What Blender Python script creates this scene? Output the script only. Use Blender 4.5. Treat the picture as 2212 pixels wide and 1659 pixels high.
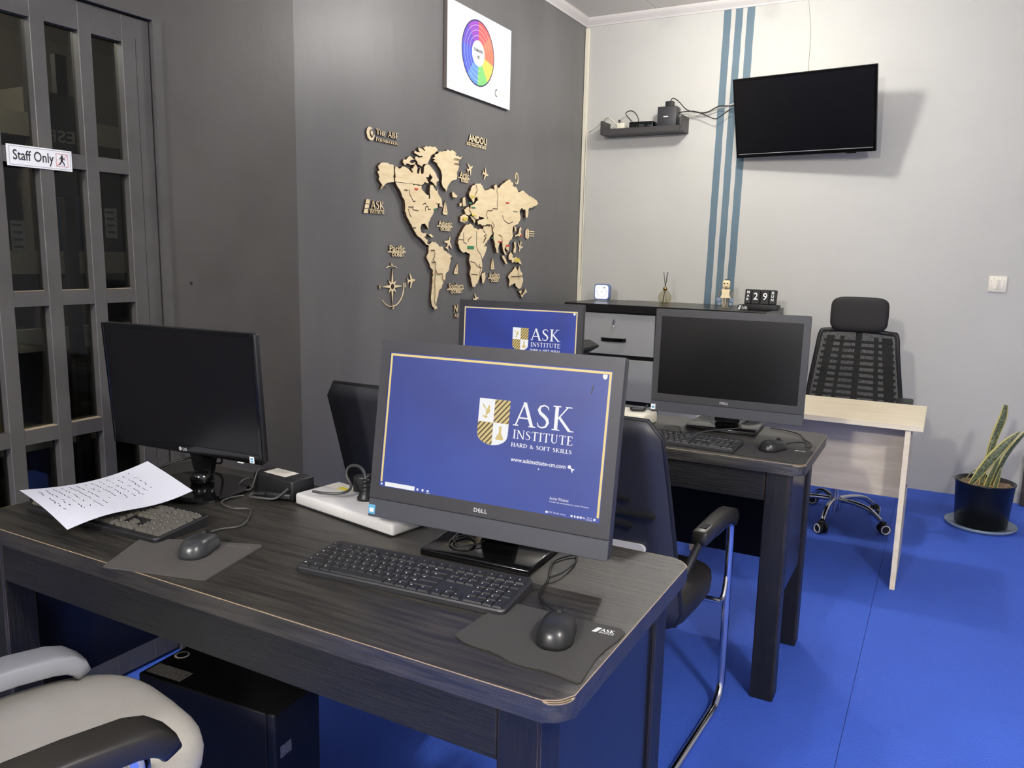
import bpy, bmesh, math, random
from mathutils import Vector, Matrix, Euler

scene = bpy.context.scene
for _o in list(bpy.data.objects):
    bpy.data.objects.remove(_o)
C = scene.collection
PI = math.pi
rnd = random.Random(7)

# ------------------------------------------------------------------ camera
FPX = 1714.32                                   # focal length for a 2212 px wide frame
YAW, PITCH, ROLL = -0.496164, 0.161354, 0.021218
fw = Vector((math.sin(YAW) * math.cos(PITCH), math.cos(YAW) * math.cos(PITCH), -math.sin(PITCH)))
rt = Vector((math.cos(YAW), -math.sin(YAW), 0))
up = rt.cross(fw)
r2 = math.cos(ROLL) * rt + math.sin(ROLL) * up
u2 = -math.sin(ROLL) * rt + math.cos(ROLL) * up
cam = bpy.data.cameras.new('camera')
cam_o = bpy.data.objects.new('camera', cam)
C.objects.link(cam_o)
cam.sensor_fit = 'HORIZONTAL'
cam.sensor_width = 36.0
cam.lens = FPX * 36.0 / 2212.0
cam.clip_start = 0.02
cam_o.matrix_world = Matrix(((r2.x, u2.x, -fw.x, 0), (r2.y, u2.y, -fw.y, 0), (r2.z, u2.z, -fw.z, 1.40), (0, 0, 0, 1)))
scene.camera = cam_o

# ------------------------------------------------------------------ world, lamps, added fill lights, exposure
w = bpy.data.worlds.new('world')
scene.world = w
w.use_nodes = True
w.node_tree.nodes['Background'].inputs[0].default_value = (0.5, 0.55, 0.6, 1)
w.node_tree.nodes['Background'].inputs[1].default_value = 0.05
LAMP_BACK = (-1.10, 4.25, 2.80)                 # ceiling lamp over the rear of the room
LAMP_FRONT = (-0.85, -2.5, 2.80)                # ceiling lamp behind the photographer
FILL_SIDE = (1.3, 0.2, 2.80)                    # added fill lamp over the right side, evens out the rear wall


def lamp_light(name, loc, power, radius, col):
    l = bpy.data.lights.new(name, 'POINT')
    l.shadow_soft_size = radius
    l.energy = power
    l.color = col
    o = bpy.data.objects.new(name, l)
    o.location = loc
    C.objects.link(o)
    return o


lamp_light('lamp_light_back', LAMP_BACK, 42, 0.07, (1.0, 0.965, 0.92))
lamp_light('lamp_light_front', LAMP_FRONT, 290, 0.09, (1.0, 0.97, 0.93))
lamp_light('fill_light_side', FILL_SIDE, 140, 0.12, (1.0, 0.97, 0.93))
lamp_light('fill_light_store', (-3.0, 1.3, 2.28), 14.0, 0.08, (1.0, 0.92, 0.78))  # added unseen light, so the store room shows through the glass
scene.view_settings.view_transform = 'Standard'
scene.view_settings.look = 'None'
scene.view_settings.exposure = 0.50
scene.view_settings.gamma = 1.0
scene.view_settings.use_curve_mapping = False


# ------------------------------------------------------------------ materials
def lin(c):
    return tuple(((v / 255.0) / 12.92 if v / 255.0 <= 0.04045 else (((v / 255.0) + 0.055) / 1.055) ** 2.4) for v in c) + (1.0,)


class NT:
    def __init__(s, name):
        s.m = bpy.data.materials.new(name)
        s.m.use_nodes = True
        s.t = s.m.node_tree
        s.b = s.t.nodes['Principled BSDF']

    def n(s, kind, **kw):
        nd = s.t.nodes.new(kind)
        for k, v in kw.items():
            if k in nd.inputs:
                nd.inputs[k].default_value = v
            else:
                setattr(nd, k, v)
        return nd

    def l(s, a, b):
        s.t.links.new(a, b)


def pbr(name, col, rough=0.5, metal=0.0, spec=0.5, noise=None, bump=None, coat=0.0, emit=None, estr=0.0, col2=None, stretch=(1, 1, 1), ramp=(0.35, 0.65)):
    """plain procedural material: optional two-tone noise (scale) and noise bump (scale, strength)"""
    t = NT(name)
    b = t.b
    b.inputs['Base Color'].default_value = lin(col)
    b.inputs['Roughness'].default_value = rough
    b.inputs['Metallic'].default_value = metal
    b.inputs['Specular IOR Level'].default_value = spec
    b.inputs['Coat Weight'].default_value = coat
    if emit:
        b.inputs['Emission Color'].default_value = lin(emit)
        b.inputs['Emission Strength'].default_value = estr
    if noise or bump:
        tc = t.n('ShaderNodeTexCoord')
        mp = t.n('ShaderNodeMapping')
        mp.inputs['Scale'].default_value = stretch
        t.l(tc.outputs['Object'], mp.inputs['Vector'])
    if noise:
        nz = t.n('ShaderNodeTexNoise', Scale=noise, Detail=5.0, Roughness=0.6)
        t.l(mp.outputs[0], nz.inputs['Vector'])
        cr = t.n('ShaderNodeValToRGB')
        cr.color_ramp.elements[0].position, cr.color_ramp.elements[1].position = ramp
        cr.color_ramp.elements[0].color = lin(col)
        cr.color_ramp.elements[1].color = lin(col2 or tuple(min(255, v * 1.2) for v in col))
        t.l(nz.outputs['Fac'], cr.inputs[0])
        t.l(cr.outputs[0], b.inputs['Base Color'])
    if bump:
        n2 = t.n('ShaderNodeTexNoise', Scale=bump[0], Detail=4.0)
        t.l(mp.outputs[0], n2.inputs['Vector'])
        bp = t.n('ShaderNodeBump', Strength=bump[1], Distance=0.01)
        t.l(n2.outputs['Fac'], bp.inputs['Height'])
        t.l(bp.outputs[0], b.inputs['Normal'])
    return t.m


def worn_wood(name, base, tone, worn, grain=(2.0, 26.0, 26.0), rough=(0.28, 0.5), radius=0.005, wear=0.55):
    """painted wood: grain streaks, a sheen and paint rubbed off along the edges"""
    t = NT(name)
    tc = t.n('ShaderNodeTexCoord')
    mp = t.n('ShaderNodeMapping')
    mp.inputs['Scale'].default_value = grain
    t.l(tc.outputs['Object'], mp.inputs['Vector'])
    n1 = t.n('ShaderNodeTexNoise', Scale=3.0, Detail=8.0, Roughness=0.7)
    t.l(mp.outputs[0], n1.inputs['Vector'])
    cr = t.n('ShaderNodeValToRGB')
    cr.color_ramp.elements[0].position = 0.40
    cr.color_ramp.elements[1].position = 0.68
    cr.color_ramp.elements[0].color = lin(base)
    cr.color_ramp.elements[1].color = lin(tone)
    t.l(n1.outputs['Fac'], cr.inputs[0])
    bv = t.n('ShaderNodeBevel', samples=4, Radius=radius)
    ge = t.n('ShaderNodeNewGeometry')
    dt = t.n('ShaderNodeVectorMath', operation='DOT_PRODUCT')
    t.l(bv.outputs[0], dt.inputs[0])
    t.l(ge.outputs['Normal'], dt.inputs[1])
    n2 = t.n('ShaderNodeTexNoise', Scale=9.0, Detail=6.0, Roughness=0.75)
    t.l(tc.outputs['Object'], n2.inputs['Vector'])
    ed = t.n('ShaderNodeMath', operation='SUBTRACT')
    ed.inputs[0].default_value = 1.0
    t.l(dt.outputs['Value'], ed.inputs[1])
    m2 = t.n('ShaderNodeMath', operation='MULTIPLY')
    m2.inputs[1].default_value = 7.0
    t.l(ed.outputs[0], m2.inputs[0])
    m3 = t.n('ShaderNodeMath', operation='ADD')
    t.l(m2.outputs[0], m3.inputs[0])
    t.l(n2.outputs['Fac'], m3.inputs[1])
    gt = t.n('ShaderNodeMapRange')
    gt.inputs['From Min'].default_value = 0.62 + wear * 0.3
    gt.inputs['From Max'].default_value = 0.95 + wear * 0.3
    t.l(m3.outputs[0], gt.inputs['Value'])
    sel = t.n('ShaderNodeMath', operation='MULTIPLY')
    sz = t.n('ShaderNodeSeparateXYZ')
    t.l(bv.outputs[0], sz.inputs[0])
    upm = t.n('ShaderNodeMapRange')
    upm.inputs['From Min'].default_value = -0.25
    upm.inputs['From Max'].default_value = 0.35
    t.l(sz.outputs[2], upm.inputs['Value'])
    sel2 = t.n('ShaderNodeMath', operation='MULTIPLY')
    lt = t.n('ShaderNodeMath', operation='GREATER_THAN')
    lt.inputs[1].default_value = 0.02
    t.l(ed.outputs[0], lt.inputs[0])
    t.l(gt.outputs[0], sel.inputs[0])
    t.l(lt.outputs[0], sel.inputs[1])
    mx = t.n('ShaderNodeMix', data_type='RGBA')
    mx.inputs[7].default_value = lin(worn)
    t.l(sel.outputs[0], sel2.inputs[0])
    t.l(upm.outputs[0], sel2.inputs[1])
    t.l(sel2.outputs[0], mx.inputs[0])
    t.l(cr.outputs[0], mx.inputs[6])
    t.l(mx.outputs[2], t.b.inputs['Base Color'])
    rr = t.n('ShaderNodeMapRange')
    rr.inputs['To Min'].default_value = rough[0]
    rr.inputs['To Max'].default_value = rough[1]
    t.l(n1.outputs['Fac'], rr.inputs['Value'])
    t.l(rr.outputs[0], t.b.inputs['Roughness'])
    bp = t.n('ShaderNodeBump', Strength=0.45, Distance=0.004)
    t.l(n1.outputs['Fac'], bp.inputs['Height'])
    t.l(bp.outputs[0], t.b.inputs['Normal'])
    return t.m


def glass_mat(name, tint=(255, 255, 255), rough=0.02, fres=1.45):
    t = NT(name)
    tr = t.n('ShaderNodeBsdfTransparent')
    tr.inputs[0].default_value = lin(tint)
    gl = t.n('ShaderNodeBsdfGlossy')
    gl.inputs['Roughness'].default_value = rough
    lw_ = t.n('ShaderNodeLayerWeight', Blend=0.5)
    pw = t.n('ShaderNodeMath', operation='POWER')
    pw.inputs[1].default_value = 3.5
    t.l(lw_.outputs['Facing'], pw.inputs[0])
    fr = t.n('ShaderNodeMath', operation='MULTIPLY_ADD')
    fr.inputs[1].default_value = 0.55
    fr.inputs[2].default_value = 0.04
    t.l(pw.outputs[0], fr.inputs[0])
    mx = t.n('ShaderNodeMixShader')
    t.l(fr.outputs[0], mx.inputs[0])
    t.l(tr.outputs[0], mx.inputs[1])
    t.l(gl.outputs[0], mx.inputs[2])
    t.l(mx.outputs[0], t.t.nodes['Material Output'].inputs['Surface'])
    return t.m


def mesh_fabric(name, col, alpha):
    t = NT(name)
    t.b.inputs['Base Color'].default_value = lin(col)
    t.b.inputs['Roughness'].default_value = 0.8
    tc = t.n('ShaderNodeTexCoord')
    vo = t.n('ShaderNodeTexVoronoi', Scale=260.0)
    t.l(tc.outputs['Object'], vo.inputs['Vector'])
    mr = t.n('ShaderNodeMapRange')
    mr.inputs['From Max'].default_value = 0.9
    mr.inputs['To Min'].default_value = alpha - 0.25
    mr.inputs['To Max'].default_value = min(1.0, alpha + 0.25)
    t.l(vo.outputs['Distance'], mr.inputs['Value'])
    t.l(mr.outputs[0], t.b.inputs['Alpha'])
    return t.m


M = {}
M['wall_light'] = pbr('wall_paint_pale', (186, 185, 179), 0.62, noise=1.3, col2=(192, 191, 185), bump=(38, 0.05))
M['stripe'] = pbr('wall_paint_teal', (88, 110, 123), 0.6, noise=3.0, col2=(96, 118, 130))
M['wall_dark'] = pbr('wall_paint_charcoal', (98, 97, 97), 0.42, noise=1.6, col2=(112, 111, 110), bump=(26, 0.06), stretch=(1, 1, 0.35))
M['wall_door'] = pbr('wall_black_grey', (70, 67, 64), 0.42, noise=1.4, col2=(82, 79, 76), bump=(22, 0.06))  # darker grey than the map wall
M['door'] = pbr('door_paint_grey', (70, 68, 66), 0.45, noise=5.0, col2=(80, 78, 76), bump=(30, 0.05))
M['raw_wood'] = pbr('raw_wood', (150, 134, 110), 0.7, noise=30, col2=(172, 156, 132))
M['ceiling'] = pbr('ceiling_panel', (218, 214, 206), 0.5)
M['crown'] = pbr('crown_moulding_paint', (205, 200, 196), 0.45)
M['cream'] = pbr('cream_plastic', (222, 216, 196), 0.5)
M['seam'] = pbr('seam_dark', (70, 66, 60), 0.8)
M['white_plastic'] = pbr('white_plastic', (208, 206, 204), 0.4)
M['switch'] = pbr('ivory_plastic', (228, 222, 206), 0.35)
M['black_plastic'] = pbr('black_plastic', (26, 26, 28), 0.42, bump=(400, 0.03))
M['bezel'] = pbr('bezel_plastic', (50, 50, 53), 0.42, bump=(500, 0.04))
M['chin'] = pbr('chin_plastic', (61, 63, 70), 0.45, bump=(500, 0.04))
M['gloss_black'] = pbr('gloss_black', (10, 10, 11), 0.12)
M['shelf_grey'] = pbr('shelf_dark_grey', (58, 56, 56), 0.45)
M['mouse_shell'] = pbr('mouse_shell', (34, 34, 35), 0.3)
M['mouse_grey'] = pbr('mouse_grey', (48, 49, 51), 0.3)
M['soft_black'] = pbr('soft_black', (22, 22, 24), 0.55)
M['screen_off'] = pbr('screen_off', (16, 15, 17), 0.16, coat=0.0)
M['screen_off_matte'] = pbr('screen_off_matte', (13, 12, 13), 0.24, spec=0.4)
M['tv_screen'] = pbr('tv_screen', (14, 14, 17), 0.2)
M['groove'] = pbr('groove', (8, 8, 9), 0.7)
M['logo_silver'] = pbr('logo_silver', (190, 190, 192), 0.35, metal=0.4)
M['logo_white'] = pbr('logo_white', (232, 232, 232), 0.5)
M['legend'] = pbr('key_legend', (214, 214, 214), 0.5)
M['key'] = pbr('key_black', (32, 32, 34), 0.45, bump=(700, 0.05))
M['key_grey'] = pbr('key_grey_worn', (82, 79, 73), 0.5)
M['kb_body'] = pbr('keyboard_body', (36, 36, 39), 0.42)
M['rubber'] = pbr('cloth_rubber', (52, 51, 50), 0.85, bump=(900, 0.1))
M['rubber_grey'] = pbr('cloth_rubber_grey', (66, 63, 60), 0.85, bump=(900, 0.1))
M['cable_black'] = pbr('cable_black', (24, 24, 25), 0.4)
M['cable_grey'] = pbr('cable_grey', (66, 66, 66), 0.4)
M['cable_white'] = pbr('cable_white', (214, 210, 196), 0.45)
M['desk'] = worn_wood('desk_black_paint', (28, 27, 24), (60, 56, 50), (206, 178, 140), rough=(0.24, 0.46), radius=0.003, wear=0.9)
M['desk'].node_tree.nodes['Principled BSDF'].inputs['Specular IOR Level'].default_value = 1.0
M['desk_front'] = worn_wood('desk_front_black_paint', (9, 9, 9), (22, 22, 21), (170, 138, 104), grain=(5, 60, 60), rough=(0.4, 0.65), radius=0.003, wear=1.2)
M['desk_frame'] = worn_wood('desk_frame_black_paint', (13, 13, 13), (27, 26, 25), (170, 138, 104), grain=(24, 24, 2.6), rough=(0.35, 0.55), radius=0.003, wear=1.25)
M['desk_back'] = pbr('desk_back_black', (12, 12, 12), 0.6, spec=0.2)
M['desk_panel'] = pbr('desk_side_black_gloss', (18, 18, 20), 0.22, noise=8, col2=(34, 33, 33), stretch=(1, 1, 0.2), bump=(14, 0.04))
M['pale_wood'] = pbr('pale_wood_top', (222, 208, 178), 0.42, noise=4, col2=(232, 220, 194), stretch=(1.2, 9, 9))
M['pale_wood2'] = pbr('pale_wood_panel', (196, 184, 164), 0.5, noise=4, col2=(214, 203, 184), stretch=(1.2, 9, 9))
M['ply'] = pbr('laser_cut_plywood', (234, 210, 164), 0.55, noise=12, col2=(244, 226, 186), stretch=(1, 1, 4))
M['ply_edge'] = pbr('laser_burnt_edge', (58, 40, 26), 0.7)
M['burnt'] = pbr('laser_burnt_line', (72, 52, 34), 0.8)
M['flag_green'] = pbr('flag_green', (52, 138, 92), 0.5)
M['flag_yellow'] = pbr('flag_yellow', (226, 206, 72), 0.5)
M['flag_red'] = pbr('flag_red', (206, 66, 56), 0.5)
M['grey_drawer'] = pbr('drawer_grey', (150, 151, 150), 0.4, noise=4, col2=(156, 157, 156))
M['cab_black'] = pbr('cabinet_black', (17, 16, 16), 0.28)
M['chrome'] = pbr('chrome', (214, 214, 218), 0.12, metal=1.0)
M['brass'] = pbr('brass', (176, 140, 84), 0.25, metal=1.0)
M['leatherette'] = pbr('black_leatherette', (30, 28, 28), 0.5, bump=(160, 0.12))
M['chair_shell'] = pbr('chair_black_shell', (48, 48, 53), 0.48, bump=(420, 0.05))
M['grey_fabric'] = pbr('pale_grey_fabric', (176, 172, 164), 0.65, noise=5, col2=(188, 184, 176), bump=(220, 0.08))
M['grey_arm'] = pbr('grey_arm_plastic', (152, 154, 160), 0.32)
M['arm_black'] = pbr('arm_black_plastic', (40, 38, 35), 0.34)
M['headrest'] = pbr('headrest_fabric', (31, 29, 29), 0.75, bump=(300, 0.1))
M['mesh'] = mesh_fabric('mesh_fabric_black', (38, 38, 36), 0.74)
M['rib'] = pbr('chair_back_rib', (30, 30, 30), 0.55)
M['paper'] = pbr('paper', (204, 206, 216), 0.7)
M['ink'] = pbr('ink', (58, 62, 84), 0.8)
M['poster'] = pbr('poster_white', (226, 226, 226), 0.35)
M['poster_edge'] = pbr('poster_edge', (120, 112, 102), 0.6)
M['print_dark'] = pbr('print_dark', (30, 32, 36), 0.6)
M['print_red'] = pbr('print_red', (196, 92, 84), 0.6)
M['pot'] = pbr('pot_black', (13, 13, 15), 0.22)
M['saucer'] = pbr('saucer_grey', (122, 136, 156), 0.3)
M['soil'] = pbr('soil', (104, 84, 66), 0.9, noise=70, col2=(168, 142, 114), bump=(70, 0.6))
M['dry_leaf'] = pbr('dry_leaf', (128, 122, 92), 0.7)
M['pc'] = pbr('pc_case', (13, 13, 13), 0.55, spec=0.25)
M['pc_front'] = pbr('pc_front', (15, 15, 16), 0.5, spec=0.3)
M['label'] = pbr('label_paper', (206, 202, 190), 0.6)
M['label_dim'] = pbr('label_printed', (92, 88, 82), 0.6, noise=160, col2=(140, 136, 128))
M['label_warn'] = pbr('label_yellow', (214, 196, 60), 0.6)
M['sticker_blue'] = pbr('sticker_blue', (88, 152, 188), 0.35)
M['glass'] = glass_mat('door_glass', (205, 208, 205), 0.03)
M['vial'] = glass_mat('vial_glass', (238, 234, 220), 0.02, 1.5)
M['reed'] = pbr('reed', (30, 26, 24), 0.8)
M['board'] = pbr('board_dark', (62, 54, 54), 0.7)
M['yellow'] = pbr('yellow_plastic', (196, 178, 48), 0.5)
M['store_wall'] = pbr('store_wall', (112, 106, 96), 0.8)
M['store_pale'] = pbr('store_pale', (168, 164, 150), 0.7)
M['store_dark'] = pbr('store_dark', (46, 42, 40), 0.7)
M['store_blue'] = pbr('store_blue', (54, 66, 98), 0.7)


def carpet_mat(name, a, b):
    t = NT(name)
    tc = t.n('ShaderNodeTexCoord')
    n1 = t.n('ShaderNodeTexNoise', Scale=1.1, Detail=3.0)
    t.l(tc.outputs['Object'], n1.inputs['Vector'])
    n3 = t.n('ShaderNodeTexNoise', Scale=240.0, Detail=2.0)
    t.l(tc.outputs['Object'], n3.inputs['Vector'])
    ad = t.n('ShaderNodeMath', operation='MULTIPLY_ADD')
    ad.inputs[1].default_value = 0.35
    t.l(n3.outputs['Fac'], ad.inputs[0])
    sb = t.n('ShaderNodeMath', operation='MULTIPLY')
    sb.inputs[1].default_value = 0.65
    t.l(n1.outputs['Fac'], sb.inputs[0])
    t.l(sb.outputs[0], ad.inputs[2])
    cr = t.n('ShaderNodeValToRGB')
    cr.color_ramp.elements[0].position = 0.3
    cr.color_ramp.elements[1].position = 0.7
    cr.color_ramp.elements[0].color = lin(a)
    cr.color_ramp.elements[1].color = lin(b)
    t.l(ad.outputs[0], cr.inputs[0])
    t.l(cr.outputs[0], t.b.inputs['Base Color'])
    t.b.inputs['Roughness'].default_value = 0.75
    vo = t.n('ShaderNodeTexVoronoi', Scale=160.0)
    t.l(tc.outputs['Object'], vo.inputs['Vector'])
    bp = t.n('ShaderNodeBump', Strength=0.35, Distance=0.004)
    t.l(vo.outputs['Distance'], bp.inputs['Height'])
    t.l(bp.outputs[0], t.b.inputs['Normal'])
    return t.m


M['carpet'] = carpet_mat('carpet_blue', (50, 83, 182), (62, 102, 212))


def leaf_mat():
    t = NT('snake_plant_leaf')
    uv = t.n('ShaderNodeUVMap')
    sp = t.n('ShaderNodeSeparateXYZ')
    t.l(uv.outputs[0], sp.inputs[0])
    d = t.n('ShaderNodeMath', operation='SUBTRACT')
    d.inputs[1].default_value = 0.5
    t.l(sp.outputs[0], d.inputs[0])
    ab = t.n('ShaderNodeMath', operation='ABSOLUTE')
    t.l(d.outputs[0], ab.inputs[0])
    wv = t.n('ShaderNodeTexNoise', Scale=3.0, Detail=4.0)
    mp = t.n('ShaderNodeMapping')
    mp.inputs['Scale'].default_value = (1.2, 9.0, 1.0)
    t.l(uv.outputs[0], mp.inputs['Vector'])
    t.l(mp.outputs[0], wv.inputs['Vector'])
    c1 = t.n('ShaderNodeValToRGB')
    c1.color_ramp.elements[0].position = 0.42
    c1.color_ramp.elements[1].position = 0.60
    c1.color_ramp.elements[0].color = lin((58, 66, 42))
    c1.color_ramp.elements[1].color = lin((112, 122, 86))
    t.l(wv.outputs['Fac'], c1.inputs[0])
    gt = t.n('ShaderNodeMapRange')
    gt.inputs['From Min'].default_value = 0.33
    gt.inputs['From Max'].default_value = 0.38
    t.l(ab.outputs[0], gt.inputs['Value'])
    mx = t.n('ShaderNodeMix', data_type='RGBA')
    mx.inputs[7].default_value = lin((206, 194, 118))
    t.l(gt.outputs[0], mx.inputs[0])
    t.l(c1.outputs[0], mx.inputs[6])
    t.l(mx.outputs[2], t.b.inputs['Base Color'])
    t.b.inputs['Roughness'].default_value = 0.4
    return t.m


M['leaf'] = leaf_mat()


def emit_screen(name, col, strength, dark=None, rough=0.44):
    t = NT(name)
    t.b.inputs['Base Color'].default_value = (0.006, 0.006, 0.008, 1)
    t.b.inputs['Roughness'].default_value = rough
    t.b.inputs['Specular IOR Level'].default_value = 0.6
    t.b.inputs['Emission Strength'].default_value = strength
    t.b.inputs['Emission Color'].default_value = lin(col)
    if dark:
        tc = t.n('ShaderNodeTexCoord')
        nz = t.n('ShaderNodeTexNoise', Scale=3.5, Detail=3.0)
        t.l(tc.outputs['Object'], nz.inputs['Vector'])
        cr = t.n('ShaderNodeValToRGB')
        cr.color_ramp.elements[0].position = 0.38
        cr.color_ramp.elements[1].position = 0.62
        cr.color_ramp.elements[0].color = lin(dark)
        cr.color_ramp.elements[1].color = lin(col)
        t.l(nz.outputs['Fac'], cr.inputs[0])
        t.l(cr.outputs[0], t.b.inputs['Emission Color'])
    return t.m


ES = 0.62
M['scr_blue'] = emit_screen('screen_wallpaper_blue', (46, 74, 170), ES, (36, 58, 148))
M['scr_blue2'] = emit_screen('screen_wallpaper_deep_blue', (30, 64, 176), ES, (24, 48, 140))
M['scr_gold'] = emit_screen('screen_gold_border', (246, 220, 140), ES)
M['scr_sand'] = emit_screen('screen_shield_sand', (222, 196, 122), ES)
M['scr_white'] = emit_screen('screen_white', (250, 250, 252), ES)
M['scr_brown'] = emit_screen('screen_shield_stripe', (60, 48, 18), ES)
M['scr_taskbar'] = emit_screen('screen_taskbar', (34, 36, 44), ES)
M['clock_face'] = emit_screen('clock_face_lit', (235, 238, 255), 0.9)


# ------------------------------------------------------------------ mesh helpers
class MB:
    """collects shapes; build() links them as ONE mesh object"""

    def __init__(s):
        s.v = []
        s.f = []
        s.sm = []

    def raw(s, vs, fs, mtx=None, smooth=False):
        o = len(s.v)
        for p in vs:
            p = Vector(p)
            s.v.append(tuple(mtx @ p) if mtx else tuple(p))
        for f in fs:
            s.f.append([o + i for i in f])
            s.sm.append(smooth)
        return s

    def box(s, x0, x1, y0, y1, z0, z1, mtx=None, bev=0.0, seg=2):
        x0, x1 = sorted((x0, x1)); y0, y1 = sorted((y0, y1)); z0, z1 = sorted((z0, z1))
        if bev > 0:
            bm = bmesh.new()
            bmesh.ops.create_cube(bm, size=1.0)
            for v in bm.verts:
                v.co = Vector(((x0 + x1) / 2 + v.co.x * (x1 - x0), (y0 + y1) / 2 + v.co.y * (y1 - y0), (z0 + z1) / 2 + v.co.z * (z1 - z0)))
            bev = min(bev, 0.49 * min(x1 - x0, y1 - y0, z1 - z0))
            bmesh.ops.bevel(bm, geom=list(bm.edges), offset=bev, segments=seg, profile=0.5, affect='EDGES')
            bm.verts.index_update()
            vs = [v.co.copy() for v in bm.verts]
            fs = [[v.index for v in f.verts] for f in bm.faces]
            bm.free()
            return s.raw(vs, fs, mtx, seg > 1)
        vs = [(x, y, z) for x in (x0, x1) for y in (y0, y1) for z in (z0, z1)]
        fs = [(0, 1, 3, 2), (4, 6, 7, 5), (0, 4, 5, 1), (2, 3, 7, 6), (0, 2, 6, 4), (1, 5, 7, 3)]
        return s.raw(vs, fs, mtx)

    def cyl(s, a, b, ra, rb=None, n=16, smooth=True):
        a, b = Vector(a), Vector(b)
        rb = ra if rb is None else rb
        d = (b - a).normalized()
        t = d.orthogonal().normalized()
        k = d.cross(t)
        vs, fs = [], []
        for i in range(n):
            q = 2 * PI * i / n
            vs.append(a + (t * math.cos(q) + k * math.sin(q)) * ra)
        for i in range(n):
            q = 2 * PI * i / n
            vs.append(b + (t * math.cos(q) + k * math.sin(q)) * rb)
        s.raw(vs, [(i, (i + 1) % n, n + (i + 1) % n, n + i) for i in range(n)], None, smooth)
        s.raw(vs, [tuple(range(n - 1, -1, -1)), tuple(range(n, 2 * n))])
        return s

    def tube(s, pts, r, n=8, smooth_path=True, sub=5, flat=None):
        pts = [Vector(p) for p in pts]
        if smooth_path and len(pts) > 2:
            q = []
            for i in range(len(pts) - 1):
                p0 = pts[max(i - 1, 0)]; p1 = pts[i]; p2 = pts[i + 1]; p3 = pts[min(i + 2, len(pts) - 1)]
                for j in range(sub):
                    t = j / sub
                    q.append(0.5 * ((2 * p1) + (p2 - p0) * t + (2 * p0 - 5 * p1 + 4 * p2 - p3) * t * t + (3 * p1 - p0 - 3 * p2 + p3) * t ** 3))
            q.append(pts[-1])
            pts = q
        vs, fs = [], []
        d = (pts[1] - pts[0]).normalized()
        t = d.orthogonal().normalized()
        for i, p in enumerate(pts):
            dd = (pts[min(i + 1, len(pts) - 1)] - pts[max(i - 1, 0)]).normalized()
            t = (t - dd * t.dot(dd)).normalized()
            k = dd.cross(t)
            for j in range(n):
                a = 2 * PI * j / n
                vs.append(p + (t * math.cos(a) + k * math.sin(a)) * r)
        m = len(pts)
        for i in range(m - 1):
            for j in range(n):
                fs.append((i * n + j, i * n + (j + 1) % n, (i + 1) * n + (j + 1) % n, (i + 1) * n + j))
        s.raw(vs, fs, None, True)
        s.raw(vs, [tuple(range(n - 1, -1, -1)), tuple(range((m - 1) * n, m * n))])
        return s

    def lathe(s, prof, n=32, c=(0, 0, 0), smooth=True):
        c = Vector(c)
        vs, fs = [], []
        for r, z in prof:
            for i in range(n):
                a = 2 * PI * i / n
                vs.append(c + Vector((r * math.cos(a), r * math.sin(a), z)))
        for k in range(len(prof) - 1):
            for i in range(n):
                fs.append((k * n + i, k * n + (i + 1) % n, (k + 1) * n + (i + 1) % n, (k + 1) * n + i))
        return s.raw(vs, fs, None, smooth)

    def prism(s, poly, d0, d1, mtx=None):
        """poly in the local XY plane, extruded d0..d1 along local Z"""
        a = sum(poly[i][0] * poly[(i + 1) % len(poly)][1] - poly[(i + 1) % len(poly)][0] * poly[i][1] for i in range(len(poly)))
        if a < 0:
            poly = poly[::-1]
        n = len(poly)
        vs = [(x, y, d0) for x, y in poly] + [(x, y, d1) for x, y in poly]
        fs = [tuple(range(n - 1, -1, -1)), tuple(range(n, 2 * n))] + [(i, (i + 1) % n, n + (i + 1) % n, n + i) for i in range(n)]
        return s.raw(vs, fs, mtx)

    def pillow(s, x0, x1, y0, y1, z0, z1, e=0.35, n=24, m=12, mtx=None):
        """superellipsoid cushion"""
        cx, cy, cz = (x0 + x1) / 2, (y0 + y1) / 2, (z0 + z1) / 2
        hx, hy, hz = (x1 - x0) / 2, (y1 - y0) / 2, (z1 - z0) / 2
        sp = lambda v, p: math.copysign(abs(v) ** p, v)
        vs, fs = [], []
        for i in range(m + 1):
            ph = -PI / 2 + PI * i / m
            for j in range(n):
                th = 2 * PI * j / n
                vs.append((cx + hx * sp(math.cos(ph), e) * sp(math.cos(th), e), cy + hy * sp(math.cos(ph), e) * sp(math.sin(th), e), cz + hz * sp(math.sin(ph), e)))
        for i in range(m):
            for j in range(n):
                fs.append((i * n + j, i * n + (j + 1) % n, (i + 1) * n + (j + 1) % n, (i + 1) * n + j))
        return s.raw(vs, fs, mtx, True)

    def mesh(s, name):
        me = bpy.data.meshes.new(name)
        me.from_pydata(s.v, [], s.f)
        me.polygons.foreach_set('use_smooth', s.sm)
        me.update()
        return me

    def sweep(s, path, wd, th, x=0.0, n=16, e=0.55):
        """rounded bar along a path of (y, z, scale) in the plane X = x"""
        vs, fs = [], []
        m = len(path)
        for i, (y, z, sc) in enumerate(path):
            a, b = path[max(i - 1, 0)], path[min(i + 1, m - 1)]
            d = Vector((0, b[0] - a[0], b[1] - a[1])).normalized()
            nn = Vector((1, 0, 0)).cross(d)
            for j in range(n):
                q = 2 * PI * j / n
                cx, sx = math.cos(q), math.sin(q)
                cx, sx = math.copysign(abs(cx) ** e, cx), math.copysign(abs(sx) ** e, sx)
                vs.append(Vector((x, y, z)) + Vector((1, 0, 0)) * cx * wd / 2 * sc + nn * sx * th / 2 * sc)
        for i in range(m - 1):
            for j in range(n):
                fs.append((i * n + j, i * n + (j + 1) % n, (i + 1) * n + (j + 1) % n, (i + 1) * n + j))
        fs += [tuple(range(n - 1, -1, -1)), tuple(range((m - 1) * n, m * n))]
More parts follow.
